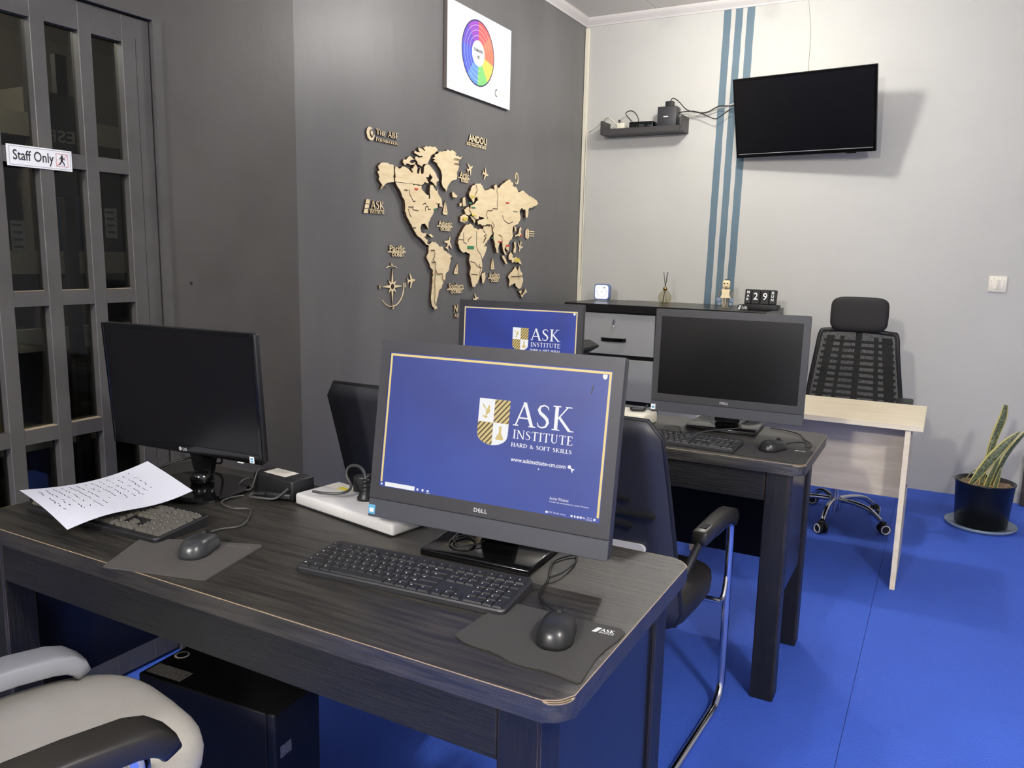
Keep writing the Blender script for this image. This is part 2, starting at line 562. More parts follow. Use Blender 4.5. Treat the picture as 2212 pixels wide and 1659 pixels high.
        return s.raw(vs, fs, None, True)

    def build(s, name, mat, parent=None, loc=None, rot=None, side=None, axis=(1, 0, 0)):
        me = s.mesh(name)
        me.materials.append(M[mat] if isinstance(mat, str) else mat)
        if side:
            me.materials.append(M[side])
            ax = Vector(axis)
            for p in me.polygons:
                if abs(p.normal.dot(ax)) < 0.8:
                    p.material_index = 1
        return put(name, me, parent, loc, rot)


def put(name, me, parent=None, loc=None, rot=None):
    o = bpy.data.objects.new(name, me)
    C.objects.link(o)
    if parent is not None:
        o.parent = parent
    if loc is not None:
        o.location = loc
    if rot is not None:
        o.rotation_euler = rot
    return o


def tag(o, label, cat, group=None, kind=None):
    o['label'] = label
    o['category'] = cat
    if group:
        o['group'] = group
    if kind:
        o['kind'] = kind
    return o


def thing(name, label, cat, loc=(0, 0, 0), rz=0.0, group=None):
    o = bpy.data.objects.new(name, None)
    o.empty_display_size = 0.05
    C.objects.link(o)
    o.location = loc
    o.rotation_euler = (0, 0, rz)
    return tag(o, label, cat, group)


def struct(o):
    o['kind'] = 'structure'
    return o


def bx(name, mat, x0, x1, y0, y1, z0, z1, parent=None, bev=0.0, seg=2, loc=None, rot=None):
    return MB().box(x0, x1, y0, y1, z0, z1, None, bev, seg).build(name, mat, parent, loc, rot)


def text_geo(body, bold=0.0):
    cu = bpy.data.curves.new('t', 'FONT')
    cu.body = body
    cu.offset = bold
    cu.resolution_u = 3
    o = bpy.data.objects.new('t', cu)
    C.objects.link(o)
    bpy.context.view_layer.update()
    me = bpy.data.meshes.new_from_object(o.evaluated_get(bpy.context.evaluated_depsgraph_get()))
    vs = [v.co.copy() for v in me.vertices]
    fs = [list(p.vertices) for p in me.polygons]
    bpy.data.objects.remove(o)
    bpy.data.curves.remove(cu)
    bpy.data.meshes.remove(me)
    return vs, fs


def fit_geo(vs, x0, x1, y0, y1):
    ax0 = min(v[0] for v in vs); ax1 = max(v[0] for v in vs); ay0 = min(v[1] for v in vs); ay1 = max(v[1] for v in vs)
    return [Vector((x0 + (v[0] - ax0) / (ax1 - ax0) * (x1 - x0), y0 + (v[1] - ay0) / (ay1 - ay0) * (y1 - y0), 0)) for v in vs]


def solid(mb, vs, fs, d0, d1, mtx=None):
    """thicken flat faces between d0 and d1 (side walls along the boundary edges)"""
    n = len(vs)
    vv = [(v[0], v[1], d1) for v in vs] + [(v[0], v[1], d0) for v in vs]
    cnt = {}
    for f in fs:
        for i in range(len(f)):
            a, b = f[i], f[(i + 1) % len(f)]
            cnt[(a, b)] = cnt.get((a, b), 0) + 1
    ff = [list(f) for f in fs] + [[n + i for i in reversed(f)] for f in fs]
    for (a, b) in cnt:
        if (b, a) not in cnt:
            ff.append([b, a, n + a, n + b])
    mb.raw(vv, ff, mtx)
    return mb


# --- a small roman (serif) alphabet: strokes on a unit-height letter
def _ell(cx, cy, rx, ry, a0, a1, n=14):
    return [(cx + rx * math.cos(math.radians(a0 + (a1 - a0) * i / n)), cy + ry * math.sin(math.radians(a0 + (a1 - a0) * i / n))) for i in range(n + 1)]


TK, TN = 0.135, 0.06
GL = {
    'A': (0.80, [('l', .06, 0, .38, 1, TN), ('l', .38, 1, .72, 0, TK), ('l', .17, .34, .58, .34, TN), ('s', .07, 0, .22), ('s', .72, 0, .28)]),
    'S': (0.58, [('c', [(.48, .78), (.45, .90), (.30, .965), (.16, .90), (.10, .76), (.17, .63), (.30, .53), (.43, .41), (.48, .26), (.41, .10), (.27, .035), (.12, .08), (.07, .24)], [.03, .05, .06, .08, .11, .13, .14, .13, .11, .08, .06, .05, .03])]),
    'K': (0.84, [('l', .17, 0, .17, 1, TK), ('l', .22, .46, .60, 1, TN), ('l', .27, .55, .72, 0, TK), ('s', .17, 0, .30), ('s', .17, 1, .30), ('s', .62, 1, .24), ('s', .75, 0, .22)]),
    'I': (0.36, [('l', .18, 0, .18, 1, TK), ('s', .18, 0, .30), ('s', .18, 1, .30)]),
    'N': (0.84, [('l', .13, 0, .13, 1, TN), ('l', .13, 1, .71, 0, TK), ('l', .71, 0, .71, 1, TN), ('s', .13, 0, .22), ('s', .09, 1, .18), ('s', .71, 1, .22)]),
    'T': (0.70, [('l', .35, 0, .35, 1, TK), ('l', .04, .97, .66, .97, TN), ('l', .05, .97, .04, .80, .05), ('l', .65, .97, .66, .80, .05), ('s', .35, 0, .28)]),
    'U': (0.80, [('l', .17, 1, .17, .34, TK), ('c', _ell(.40, .34, .23, .30, 180, 360), [.12] * 4 + [.09] * 4 + [.06] * 7), ('l', .63, .34, .63, 1, TN), ('s', .17, 1, .28), ('s', .63, 1, .22)]),
    'E': (0.62, [('l', .17, 0, .17, 1, TK), ('l', .10, .97, .54, .97, TN), ('l', .10, .03, .56, .03, TN), ('l', .17, .52, .46, .52, TN), ('l', .54, .97, .54, .80, .05), ('l', .56, .03, .58, .22, .05), ('s', .12, 0, .2), ('s', .12, 1, .2)]),
    'H': (0.86, [('l', .17, 0, .17, 1, TK), ('l', .69, 0, .69, 1, TK), ('l', .17, .52, .69, .52, TN), ('s', .17, 0, .3), ('s', .17, 1, .3), ('s', .69, 0, .3), ('s', .69, 1, .3)]),
    'D': (0.82, [('l', .17, 0, .17, 1, TK), ('l', .17, .97, .36, .97, TN), ('l', .17, .03, .36, .03, TN), ('c', _ell(.36, .5, .34, .47, 90, -90), [.06] * 4 + [.13] * 7 + [.06] * 4), ('s', .14, 0, .24), ('s', .14, 1, .24)]),
    'R': (0.74, [('l', .17, 0, .17, 1, TK), ('l', .17, .97, .34, .97, TN), ('l', .17, .50, .34, .50, TN), ('c', _ell(.34, .735, .20, .235, 90, -90), [.06] * 4 + [.12] * 7 + [.06] * 4), ('l', .34, .5, .64, 0, TK), ('s', .17, 0, .3), ('s', .14, 1, .24), ('s', .67, 0, .18)]),
    'B': (0.70, [('l', .17, 0, .17, 1, TK), ('l', .17, .97, .34, .97, TN), ('l', .17, .53, .36, .53, TN), ('l', .17, .03, .36, .03, TN), ('c', _ell(.34, .75, .18, .22, 90, -90), [.06] * 4 + [.12] * 7 + [.06] * 4), ('c', _ell(.36, .28, .22, .25, 90, -90), [.06] * 4 + [.12] * 7 + [.06] * 4), ('s', .14, 0, .24), ('s', .14, 1, .24)]),
    'O': (0.84, [('c', _ell(.42, .5, .34, .46, 0, 360, 24), [.13, .13, .12, .1, .07, .06, .06, .06, .07, .1, .12, .13, .13, .13, .12, .1, .07, .06, .06, .06, .07, .1, .12, .13, .13])]),
    'F': (0.60, [('l', .17, 0, .17, 1, TK), ('l', .10, .97, .54, .97, TN), ('l', .17, .52, .44, .52, TN), ('l', .54, .97, .54, .80, .05), ('s', .17, 0, .3), ('s', .12, 1, .2)]),
    'L': (0.60, [('l', .17, 0, .17, 1, TK), ('l', .10, .03, .54, .03, TN), ('l', .54, .03, .56, .22, .05), ('s', .17, 1, .3), ('s', .12, 0, .2)]),
    '&': (0.84, [('c', [(.74, .42), (.62, .18), (.45, .05), (.26, .03), (.12, .14), (.12, .32), (.26, .48), (.42, .62), (.45, .80), (.34, .93), (.22, .84), (.24, .68), (.45, .40), (.62, .14), (.78, .03)], [.05, .06, .07, .08, .1, .1, .08, .07, .07, .06, .07, .1, .12, .12, .06])]),
    ' ': (0.40, []),
}


def serif_geo(body, small=None, space=0.05, bold=1.0):
    """polygons for a line of roman capitals; letters in 'small' positions are small capitals"""
    vs, fs = [], []
    x = 0.0

    def quad(a, b, c, d):
        o = len(vs)
        vs.extend([Vector((p[0], p[1], 0)) for p in (a, b, c, d)])
        area = sum((p[0] * q[1] - q[0] * p[1]) for p, q in ((a, b), (b, c), (c, d), (d, a)))
        fs.append([o, o + 1, o + 2, o + 3] if area > 0 else [o + 3, o + 2, o + 1, o])
    for i, ch in enumerate(body):
        wd, st = GL[ch]
        k = 0.78 if (small and i in small) else 1.0
        for p in st:
            if p[0] == 'l':
                _, x0, y0, x1, y1, t = p
                t *= bold
                if abs(y1 - y0) < 1e-6:
                    quad((x + k * x0, k * (y0 - t / 2)), (x + k * x1, k * (y0 - t / 2)), (x + k * x1, k * (y0 + t / 2)), (x + k * x0, k * (y0 + t / 2)))
                else:
                    quad((x + k * (x0 - t / 2), k * y0), (x + k * (x0 + t / 2), k * y0), (x + k * (x1 + t / 2), k * y1), (x + k * (x1 - t / 2), k * y1))
            elif p[0] == 's':
                _, sx, sy, ln = p
                h = 0.045 * bold
                y0, y1 = (sy, sy + h) if sy < .5 else (sy - h, sy)
                quad((x + k * (sx - ln / 2), k * y0), (x + k * (sx + ln / 2), k * y0), (x + k * (sx + ln / 2), k * y1), (x + k * (sx - ln / 2), k * y1))
            else:
                pts, ws = p[1], p[2]
                n = len(pts)
                L, R = [], []
                for j in range(n):
                    a = Vector(pts[max(j - 1, 0)]); b = Vector(pts[min(j + 1, n - 1)])
                    if pts[0] == pts[-1] or (Vector(pts[0]) - Vector(pts[-1])).length < 1e-4:
                        a = Vector(pts[(j - 1) % (n - 1)]); b = Vector(pts[(j + 1) % (n - 1)])
                    d = (b - a).normalized()
                    nn = Vector((-d.y, d.x)) * (ws[min(j, len(ws) - 1)] * bold / 2)
                    q = Vector(pts[j])
                    L.append(q + nn); R.append(q - nn)
                for j in range(n - 1):
                    quad((x + k * L[j].x, k * L[j].y), (x + k * R[j].x, k * R[j].y), (x + k * R[j + 1].x, k * R[j + 1].y), (x + k * L[j + 1].x, k * L[j + 1].y))
        x += k * (wd + space)
    return vs, fs


def ribbon(mb, pts, wd, z, mtx=None):
    """flat polyline strip in local XY at height z"""
    for i in range(len(pts) - 1):
        a, b = Vector(pts[i]), Vector(pts[i + 1])
        d = (b - a)
        if d.length < 1e-6:
            continue
        d.normalize()
        n = Vector((-d.y, d.x)) * wd / 2
        e = d * wd * 0.3
        q = [a - e + n, a - e - n, b + e - n, b + e + n]
        mb.raw([(p.x, p.y, z) for p in q], [(0, 1, 2, 3)], mtx)
    return mb


FACE = Matrix(((1, 0, 0, 0), (0, 0, -1, 0), (0, 1, 0, 0), (0, 0, 0, 1)))          # local XY -> XZ, front towards -Y
WALL_X = Matrix(((0, 0, 1, 0), (1, 0, 0, 0), (0, 1, 0, 0), (0, 0, 0, 1)))         # local XY -> YZ, front towards +X
LAND = {
    'alaska': [(3.116,1.82),(3.152,1.817),(3.189,1.813),(3.19,1.735),(3.175,1.734),(3.152,1.73),(3.129,1.723),(3.106,1.703),(3.087,1.694),(3.102,1.713),(3.086,1.726),(3.073,1.738),(3.08,1.749),(3.064,1.772),(3.08,1.779),(3.069,1.798),(3.089,1.813)],
    'northern_canada': [(3.197,1.81),(3.227,1.801),(3.255,1.816),(3.284,1.813),(3.309,1.804),(3.328,1.794),(3.343,1.796),(3.326,1.812),(3.343,1.816),(3.363,1.836),(3.378,1.82),(3.374,1.794),(3.391,1.793),(3.404,1.823),(3.411,1.794),(3.432,1.799),(3.437,1.832),(3.45,1.843),(3.466,1.849),(3.497,1.838),(3.53,1.818),(3.552,1.793),(3.571,1.78),(3.549,1.769),(3.547,1.742),(3.519,1.76),(3.493,1.767),(3.514,1.787),(3.487,1.806),(3.477,1.786),(3.45,1.782),(3.477,1.757),(3.44,1.758),(3.417,1.741),(3.197,1.738)],
    'arctic_islands': [(3.396,1.923),(3.424,1.921),(3.444,1.912),(3.455,1.913),(3.434,1.927),(3.465,1.938),(3.497,1.941),(3.539,1.945),(3.569,1.931),(3.545,1.917),(3.523,1.905),(3.502,1.894),(3.497,1.879),(3.476,1.853),(3.44,1.848),(3.424,1.833),(3.409,1.837),(3.393,1.839),(3.365,1.873),(3.411,1.876),(3.433,1.88),(3.426,1.886),(3.393,1.884),(3.36,1.891),(3.363,1.904),(3.388,1.898),(3.416,1.897),(3.398,1.909)],
    'victoria_island': [(3.318,1.872),(3.343,1.865),(3.36,1.859),(3.326,1.852),(3.318,1.843),(3.343,1.839),(3.368,1.849),(3.361,1.835),(3.328,1.83),(3.294,1.834),(3.282,1.824),(3.265,1.836),(3.27,1.851),(3.294,1.853)],
    'north_america': [(3.198,1.735),(3.316,1.738),(3.323,1.746),(3.333,1.738),(3.413,1.737),(3.414,1.719),(3.451,1.699),(3.477,1.695),(3.477,1.674),(3.491,1.678),(3.493,1.696),(3.49,1.72),(3.495,1.748),(3.519,1.746),(3.55,1.718),(3.557,1.731),(3.569,1.702),(3.597,1.68),(3.609,1.642),(3.578,1.645),(3.583,1.663),(3.537,1.659),(3.561,1.653),(3.559,1.635),(3.526,1.624),(3.515,1.599),(3.494,1.58),(3.478,1.558),(3.478,1.521),(3.465,1.534),(3.446,1.55),(3.41,1.541),(3.402,1.523),(3.41,1.496),(3.416,1.504),(3.43,1.499),(3.458,1.5),(3.45,1.486),(3.433,1.479),(3.47,1.469),(3.464,1.449),(3.493,1.438),(3.484,1.433),(3.447,1.452),(3.416,1.47),(3.38,1.485),(3.362,1.507),(3.361,1.501),(3.338,1.523),(3.308,1.557),(3.289,1.576),(3.274,1.603),(3.272,1.652),(3.252,1.67),(3.236,1.697),(3.224,1.707),(3.203,1.728)],
    'greenland': [(3.572,1.924),(3.622,1.932),(3.661,1.944),(3.718,1.945),(3.754,1.935),(3.724,1.927),(3.777,1.919),(3.807,1.926),(3.769,1.894),(3.775,1.87),(3.755,1.84),(3.756,1.803),(3.703,1.786),(3.675,1.765),(3.653,1.727),(3.624,1.745),(3.607,1.771),(3.612,1.805),(3.589,1.841),(3.562,1.865),(3.524,1.87),(3.545,1.88),(3.518,1.884),(3.545,1.896),(3.54,1.904),(3.578,1.919)],
    'south_america': [(3.496,1.445),(3.522,1.46),(3.563,1.451),(3.587,1.434),(3.617,1.436),(3.636,1.413),(3.679,1.4),(3.708,1.387),(3.699,1.36),(3.687,1.336),(3.681,1.309),(3.65,1.289),(3.647,1.262),(3.626,1.242),(3.611,1.215),(3.584,1.199),(3.578,1.172),(3.566,1.149),(3.56,1.122),(3.574,1.108),(3.549,1.102),(3.525,1.121),(3.515,1.158),(3.524,1.217),(3.532,1.31),(3.505,1.326),(3.488,1.356),(3.471,1.378),(3.49,1.401),(3.49,1.43)],
    'africa': [(3.82,1.54),(3.858,1.563),(3.897,1.568),(3.931,1.546),(3.979,1.537),(4.016,1.544),(4.055,1.519),(4.066,1.502),(4.032,1.465),(4.043,1.442),(4.079,1.445),(4.069,1.423),(4.048,1.393),(4.02,1.361),(4.028,1.328),(4.019,1.295),(4.001,1.27),(3.981,1.242),(3.954,1.217),(3.926,1.213),(3.911,1.243),(3.893,1.286),(3.903,1.328),(3.885,1.371),(3.894,1.396),(3.847,1.412),(3.814,1.407),(3.781,1.429),(3.764,1.456),(3.773,1.49)],
    'arabia': [(4.05,1.563),(4.132,1.568),(4.152,1.522),(4.12,1.5),(4.105,1.485),(4.05,1.446),(4.031,1.453),(4.077,1.488),(4.084,1.513),(4.041,1.54)],
    'eurasia': [(3.905,1.772),(3.945,1.792),(3.992,1.799),(4.027,1.775),(4.048,1.761),(4.076,1.768),(4.132,1.78),(4.161,1.773),(4.153,1.797),(4.175,1.808),(4.205,1.789),(4.256,1.819),(4.3,1.84),(4.334,1.851),(4.386,1.83),(4.375,1.814),(4.426,1.811),(4.452,1.783),(4.508,1.799),(4.575,1.781),(4.636,1.767),(4.697,1.755),(4.734,1.734),(4.665,1.711),(4.599,1.695),(4.587,1.641),(4.564,1.634),(4.555,1.681),(4.497,1.689),(4.473,1.669),(4.491,1.632),(4.461,1.593),(4.397,1.575),(4.387,1.545),(4.396,1.512),(4.346,1.477),(4.316,1.457),(4.351,1.447),(4.341,1.421),(4.317,1.431),(4.304,1.453),(4.29,1.431),(4.318,1.402),(4.303,1.398),(4.275,1.431),(4.262,1.471),(4.231,1.47),(4.21,1.437),(4.215,1.408),(4.196,1.413),(4.176,1.458),(4.157,1.488),(4.157,1.522),(4.136,1.57),(4.082,1.573),(4.033,1.565),(3.978,1.567),(3.97,1.585),(4.018,1.598),(4.046,1.603),(3.99,1.617),(3.977,1.599),(3.95,1.598),(3.909,1.62),(3.882,1.642),(3.895,1.67),(3.934,1.679),(3.974,1.702),(3.96,1.722),(3.933,1.713),(3.921,1.685),(3.907,1.698),(3.881,1.716),(3.874,1.732)],
    'iberia': [(3.796,1.604),(3.844,1.617),(3.877,1.606),(3.867,1.581),(3.838,1.572),(3.793,1.577)],
    'france': [(3.83,1.643),(3.879,1.662),(3.895,1.643),(3.906,1.622),(3.883,1.614),(3.85,1.619)],
    'italy': [(3.899,1.611),(3.919,1.61),(3.953,1.595),(3.945,1.573),(3.93,1.59)],
    'britain': [(3.819,1.703),(3.842,1.71),(3.851,1.664),(3.824,1.659)],
    'ireland': [(3.786,1.672),(3.804,1.678),(3.806,1.661),(3.789,1.658)],
    'iceland': [(3.71,1.725),(3.722,1.729),(3.762,1.714),(3.753,1.702),(3.716,1.703)],
    'japan': [(4.493,1.564),(4.504,1.574),(4.521,1.561),(4.504,1.549),(4.522,1.523),(4.472,1.518),(4.432,1.509),(4.444,1.522),(4.481,1.533),(4.489,1.552)],
    'korea': [(4.421,1.576),(4.437,1.573),(4.448,1.547),(4.432,1.543)],
    'philippines': [(4.425,1.478),(4.442,1.479),(4.447,1.452),(4.445,1.411),(4.42,1.414),(4.431,1.445)],
    'sumatra': [(4.275,1.393),(4.289,1.394),(4.321,1.373),(4.34,1.346),(4.326,1.344),(4.294,1.369)],
    'borneo': [(4.359,1.394),(4.384,1.417),(4.411,1.397),(4.398,1.368),(4.361,1.371)],
    'new_guinea': [(4.401,1.379),(4.455,1.386),(4.511,1.366),(4.539,1.337),(4.486,1.354),(4.401,1.354)],
    'australia': [(4.365,1.277),(4.413,1.3),(4.447,1.326),(4.464,1.311),(4.482,1.298),(4.497,1.333),(4.514,1.303),(4.545,1.275),(4.553,1.231),(4.532,1.195),(4.502,1.187),(4.459,1.205),(4.452,1.222),(4.405,1.215),(4.372,1.205),(4.379,1.234),(4.358,1.262)],
    'tasmania': [(4.501,1.173),(4.539,1.172),(4.531,1.149)],
    'new_zealand': [(4.59,1.183),(4.615,1.16),(4.581,1.153),(4.55,1.128),(4.532,1.139),(4.579,1.162)],
    'madagascar': [(4.035,1.283),(4.073,1.298),(4.074,1.255),(4.056,1.232),(4.042,1.236)],
    'cuba': [(3.474,1.497),(3.51,1.499),(3.536,1.485),(3.516,1.482),(3.492,1.492)],
}
BORDERS = [
    [(4.188,1.799),(4.184,1.766),(4.199,1.739),(4.189,1.703),(4.194,1.667)],
    [(4.194,1.667),(4.143,1.666),(4.129,1.653),(4.079,1.65),(4.063,1.628),(4.081,1.605)],
    [(3.945,1.785),(3.959,1.756),(3.94,1.734),(3.933,1.717)],
    [(4.255,1.631),(4.279,1.603),(4.334,1.587),(4.388,1.601)],
    [(4.131,1.589),(4.161,1.569),(4.133,1.543),(4.156,1.521)],
    [(4.215,1.517),(4.253,1.507),(4.262,1.471)],
    [(3.959,1.527),(3.958,1.464),(3.966,1.425),(4.005,1.4),(4.027,1.364)],
    [(3.818,1.516),(3.819,1.464),(3.852,1.454)],
    [(3.902,1.496),(3.869,1.479),(3.866,1.465)],
    [(3.773,1.477),(3.819,1.476)],
    [(3.895,1.357),(3.943,1.35),(3.972,1.328),(4.021,1.321)],
    [(3.992,1.343),(4.007,1.314),(3.994,1.27)],
    [(3.904,1.286),(3.973,1.281)],
    [(3.534,1.408),(3.534,1.382),(3.52,1.366),(3.54,1.349),(3.544,1.316),(3.559,1.29),(3.607,1.292),(3.61,1.262),(3.629,1.248)],
    [(3.544,1.316),(3.535,1.25),(3.539,1.184),(3.533,1.144),(3.548,1.123)],
    [(3.499,1.414),(3.534,1.415)],
    [(3.505,1.352),(3.546,1.352)],
    [(4.48,1.299),(4.486,1.248)],
    [(4.382,1.265),(4.481,1.266),(4.532,1.269)],
    [(3.304,1.708),(3.313,1.683),(3.343,1.653),(3.358,1.657)],
    [(3.338,1.632),(3.338,1.613),(3.384,1.61)],
    [(3.299,1.613),(3.308,1.591),(3.323,1.576)],
    [(3.446,1.613),(3.449,1.633),(3.47,1.638),(3.472,1.621),(3.494,1.625)],
    [(3.425,1.644),(3.446,1.653),(3.456,1.643)],
]
FLAGS = [('green',3.918,1.658,0.04,0.008),('green',3.882,1.682,0.027,0.009),('green',4.138,1.497,0.022,0.007),('green',3.893,1.436,0.068,0.016),('yellow',3.923,1.617,0.04,0.008),('yellow',3.906,1.718,0.027,0.014),('yellow',3.832,1.592,0.039,0.015),('yellow',4.456,1.368,0.051,0.02),('red',4.232,1.476,0.045,0.008),('red',4.328,1.454,0.047,0.01),('red',4.501,1.52,0.026,0.011),('red',4.313,1.711,0.039,0.008),('red',3.364,1.716,0.025,0.009),('green',3.534,1.626,0.028,0.007)]


# ------------------------------------------------------------------ the room
XW, XD, YB, ZC = -2.418, -2.25, 5.46, 3.055     # map wall, door wall, rear wall, ceiling
XR, YF = 2.1, -3.8                              # walls outside the frame
floor = struct(bx('floor', 'seam', -2.6, XR + 0.15, YF - 0.15, YB + 0.15, -0.12, -0.006))
for i, (a, b) in enumerate(((-2.418, -1.8507), (-1.8493, -0.1507), (-0.1493, 2.1))):
    bx('carpet_sheet', 'carpet', a, b, YF, YB, -0.006, 0.0, floor)
ceil = struct(bx('ceiling', 'seam', -2.6, XR + 0.15, YF - 0.15, YB + 0.15, ZC + 0.006, ZC + 0.12))
xs = [-2.418, -1.898, -0.678, 0.542, 1.762, 2.1]
ys = [YF, -2.6, -1.4, -0.2, 1.0, 2.2, 3.4, 4.6, YB]
for i in range(len(xs) - 1):
    for j in range(len(ys) - 1):
        bx('ceiling_panel', 'ceiling', xs[i] + 0.002, xs[i + 1] - 0.002, ys[j] + 0.0005, ys[j + 1] - 0.0005, ZC, ZC + 0.006, ceil)
wall_back = struct(bx('wall_back', 'wall_light', -2.6, XR + 0.15, YB, YB + 0.15, 0, ZC))
for x0, x1 in ((-1.443, -1.396), (-1.368, -1.322), (-1.294, -1.246)):
    mb = MB()
    n = 40
    L, R = [], []
    for k in range(n + 1):
        z = 0.9 + (2.998 - 0.9) * k / n
        sh = -0.0215 * (2.998 - z) / 1.9
        L.append((x0 + sh + rnd.uniform(-.0012, .0012), z)); R.append((x1 + sh + rnd.uniform(-.0012, .0012), z))
    mb.prism(L + R[::-1], 0.0, 0.0012, Matrix.Translation((0, YB, 0)) @ FACE)
    mb.build('painted_stripe', 'stripe', wall_back)
wall_left = struct(bx('wall_left', 'wall_dark', XW - 0.15, XW, 2.30, YB, 0, ZC))
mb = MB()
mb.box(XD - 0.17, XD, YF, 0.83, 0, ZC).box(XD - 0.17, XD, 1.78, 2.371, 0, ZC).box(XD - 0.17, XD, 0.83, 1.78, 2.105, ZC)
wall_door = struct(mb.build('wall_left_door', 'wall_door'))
MB().cyl((XD - 0.001, 1.858, 1.282), (XD + 0.0006, 1.858, 1.282), 0.006, n=10).build('wall_hole', 'groove', wall_door)
struct(bx('wall_right', 'wall_light', XR, XR + 0.15, YF, YB, 0, ZC))
struct(bx('wall_front', 'wall_light', -2.6, XR + 0.15, YF - 0.15, YF, 0, ZC))

# crown moulding: a stepped profile along the rear wall and along the map wall
crown_prof = [(0, 2.998), (0.006, 2.998), (0.010, 3.008), (0.030, 3.030), (0.036, 3.040), (0.036, 3.054), (0, 3.054)]
mb = MB()
mb.prism([(-p[0], p[1]) for p in crown_prof], XW + 0.001, XR, Matrix(((0, 0, 1, 0), (1, 0, 0, YB - 0.0005), (0, 1, 0, 0), (0, 0, 0, 1))))
struct(mb.build('trim_1', 'crown'))
mb = MB()
mb.prism(crown_prof, 2.37, YB - 0.001, Matrix(((1, 0, 0, XW + 0.0005), (0, 0, 1, 0), (0, 1, 0, 0), (0, 0, 0, 1))))
struct(mb.build('trim_2', 'crown'))
# cream cable trunking in the corner
t = struct(bx('trim_3', 'cream', XW + 0.002, XW + 0.034, YB - 0.016, YB, 0.0, 2.985, bev=0.002, seg=1))
bx('trunking_lid', 'cream', XW + 0.006, XW + 0.030, YB - 0.0175, YB - 0.016, 0.0, 2.985, t)

# door with its grid of panes
door = struct(thing('door_1', 'dark grey painted door with a grid of narrow glass panes', 'door', (XD, 1.305, 0)))
del door['category']
DY = 1.305
COLS = [0.995, 1.134, 1.273, 1.4125, 1.5515]
ROWS = [(0.092, 0.443), (0.485, 0.836), (0.878, 1.228), (1.270, 1.620), (1.662, 2.010)]
edges_y = [0.872] + [c for c in COLS for c in (c, c + 0.0985)] + [1.744]
for i in range(0, len(edges_y), 2):
    nm = 'door_stile' if i in (0, len(edges_y) - 2) else 'muntin'
    bx(nm, 'door', -0.045, -0.006, edges_y[i] - DY, edges_y[i + 1] - DY, 0.012, 2.089, door, bev=0.0015, seg=1)
edges_z = [0.012] + [v for r in ROWS for v in r] + [2.089]
for i in range(0, len(edges_z), 2):
    bx('door_rail', 'door', -0.044, -0.0068, 0.873 - DY, 1.743 - DY, edges_z[i], edges_z[i + 1], door)
pane_me = MB().box(-0.0015, 0.0015, -0.0493, 0.0493, -0.1755, 0.1755).mesh('pane')
pane_me.materials.append(M['glass'])
for c in COLS:
    for r in ROWS:
        o = put('pane', pane_me, door, (-0.032, c + 0.04925 - DY, (r[0] + r[1]) / 2))
        o.scale = (1, 1, (r[1] - r[0]) / 0.351)
for r in (ROWS[3], ROWS[2], ROWS[4]):
    for c in COLS[2:]:
        mb = MB()
        if r is ROWS[4] and c < 1.5:
            continue
        ln = 0.028 if r is ROWS[2] else 0.008
        mb.box(-0.030, -0.030 + ln * 0.8, c + 0.002 - DY, c + 0.0965 - DY, r[0], r[0] + 0.0016)
        mb.build('bare_wood_sill', 'raw_wood', door)
fr = MB()
fr.box(-0.17, 0.008, 1.749 - DY, 1.779 - DY, 0, 2.105).box(-0.17, 0.008, 0.832 - DY, 0.868 - DY, 0, 2.105).box(-0.17, 0.008, 0.868 - DY, 1.749 - DY, 2.094, 2.1045)
fr.build('door_frame', 'door', door)
bx('door_stop', 'groove', -0.10, -0.05, 1.744 - DY, 1.749 - DY, 0.0, 2.094, door)
bx('door_bead', 'groove', -0.0062, -0.0056, 1.695 - DY, 1.6962 - DY, 0.05, 2.03, door)

# sign on the door
s = thing('staff_only_sign', 'white plastic sign reading Staff Only stuck on the glazed door', 'sign', (XD + 0.0005, 1.373, 1.6385))
bx('sign_plate', 'poster', -0.0062, -0.002, -0.0905, 0.0905, -0.0285, 0.0285, s)
mb = MB()
for (a, b, c, d) in ((-.086, .086, .0240, .0247), (-.086, .086, -.0247, -.0240), (-.086, -.0853, -.0247, .0247), (.0853, .086, -.0247, .0247)):
    mb.raw([(a, c, 0), (b, c, 0), (b, d, 0), (a, d, 0)], [(0, 1, 2, 3)], Matrix.Translation((-0.0015, 0, 0)) @ WALL_X)
mb.build('sign_border', 'print_dark', s)
mb = MB()
v, f = text_geo('Staff Only', 0.012)
mb.raw(fit_geo(v, -0.076, 0.037, -0.020, 0.016), f, Matrix.Translation((-0.0015, 0, 0)) @ WALL_X)
mb.build('sign_lettering', 'print_dark', s)
mb = MB()
for a, b in (((.044, -.017), (.078, -.017)), ((.078, -.017), (.078, .017)), ((.078, .017), (.044, .017)), ((.044, .017), (.044, -.017)), ((.045, -.016), (.077, .016))):
    ribbon(mb, [a, b], 0.0012, -0.0013, WALL_X)
mb.build('no_entry_frame', 'print_red', s)
mb = MB()
mb.prism([(.061 + .0028 * math.cos(q), .0115 + .0028 * math.sin(q)) for q in [i * PI / 5 for i in range(10)]], -0.0016, -0.0012, WALL_X)
for a, b, wd in (((.061, .008), (.060, -.002), .006), ((.058, .007), (.053, .003), .0022), ((.064, .006), (.069, .002), .0022), ((.060, -.002), (.066, -.008), .003), ((.066, -.008), (.067, -.014), .0026), ((.059, -.002), (.056, -.009), .003), ((.056, -.009), (.051, -.013), .0026)):
    ribbon(mb, [a, b], wd, -0.0012, WALL_X)
mb.build('walking_figure', 'print_dark', s)

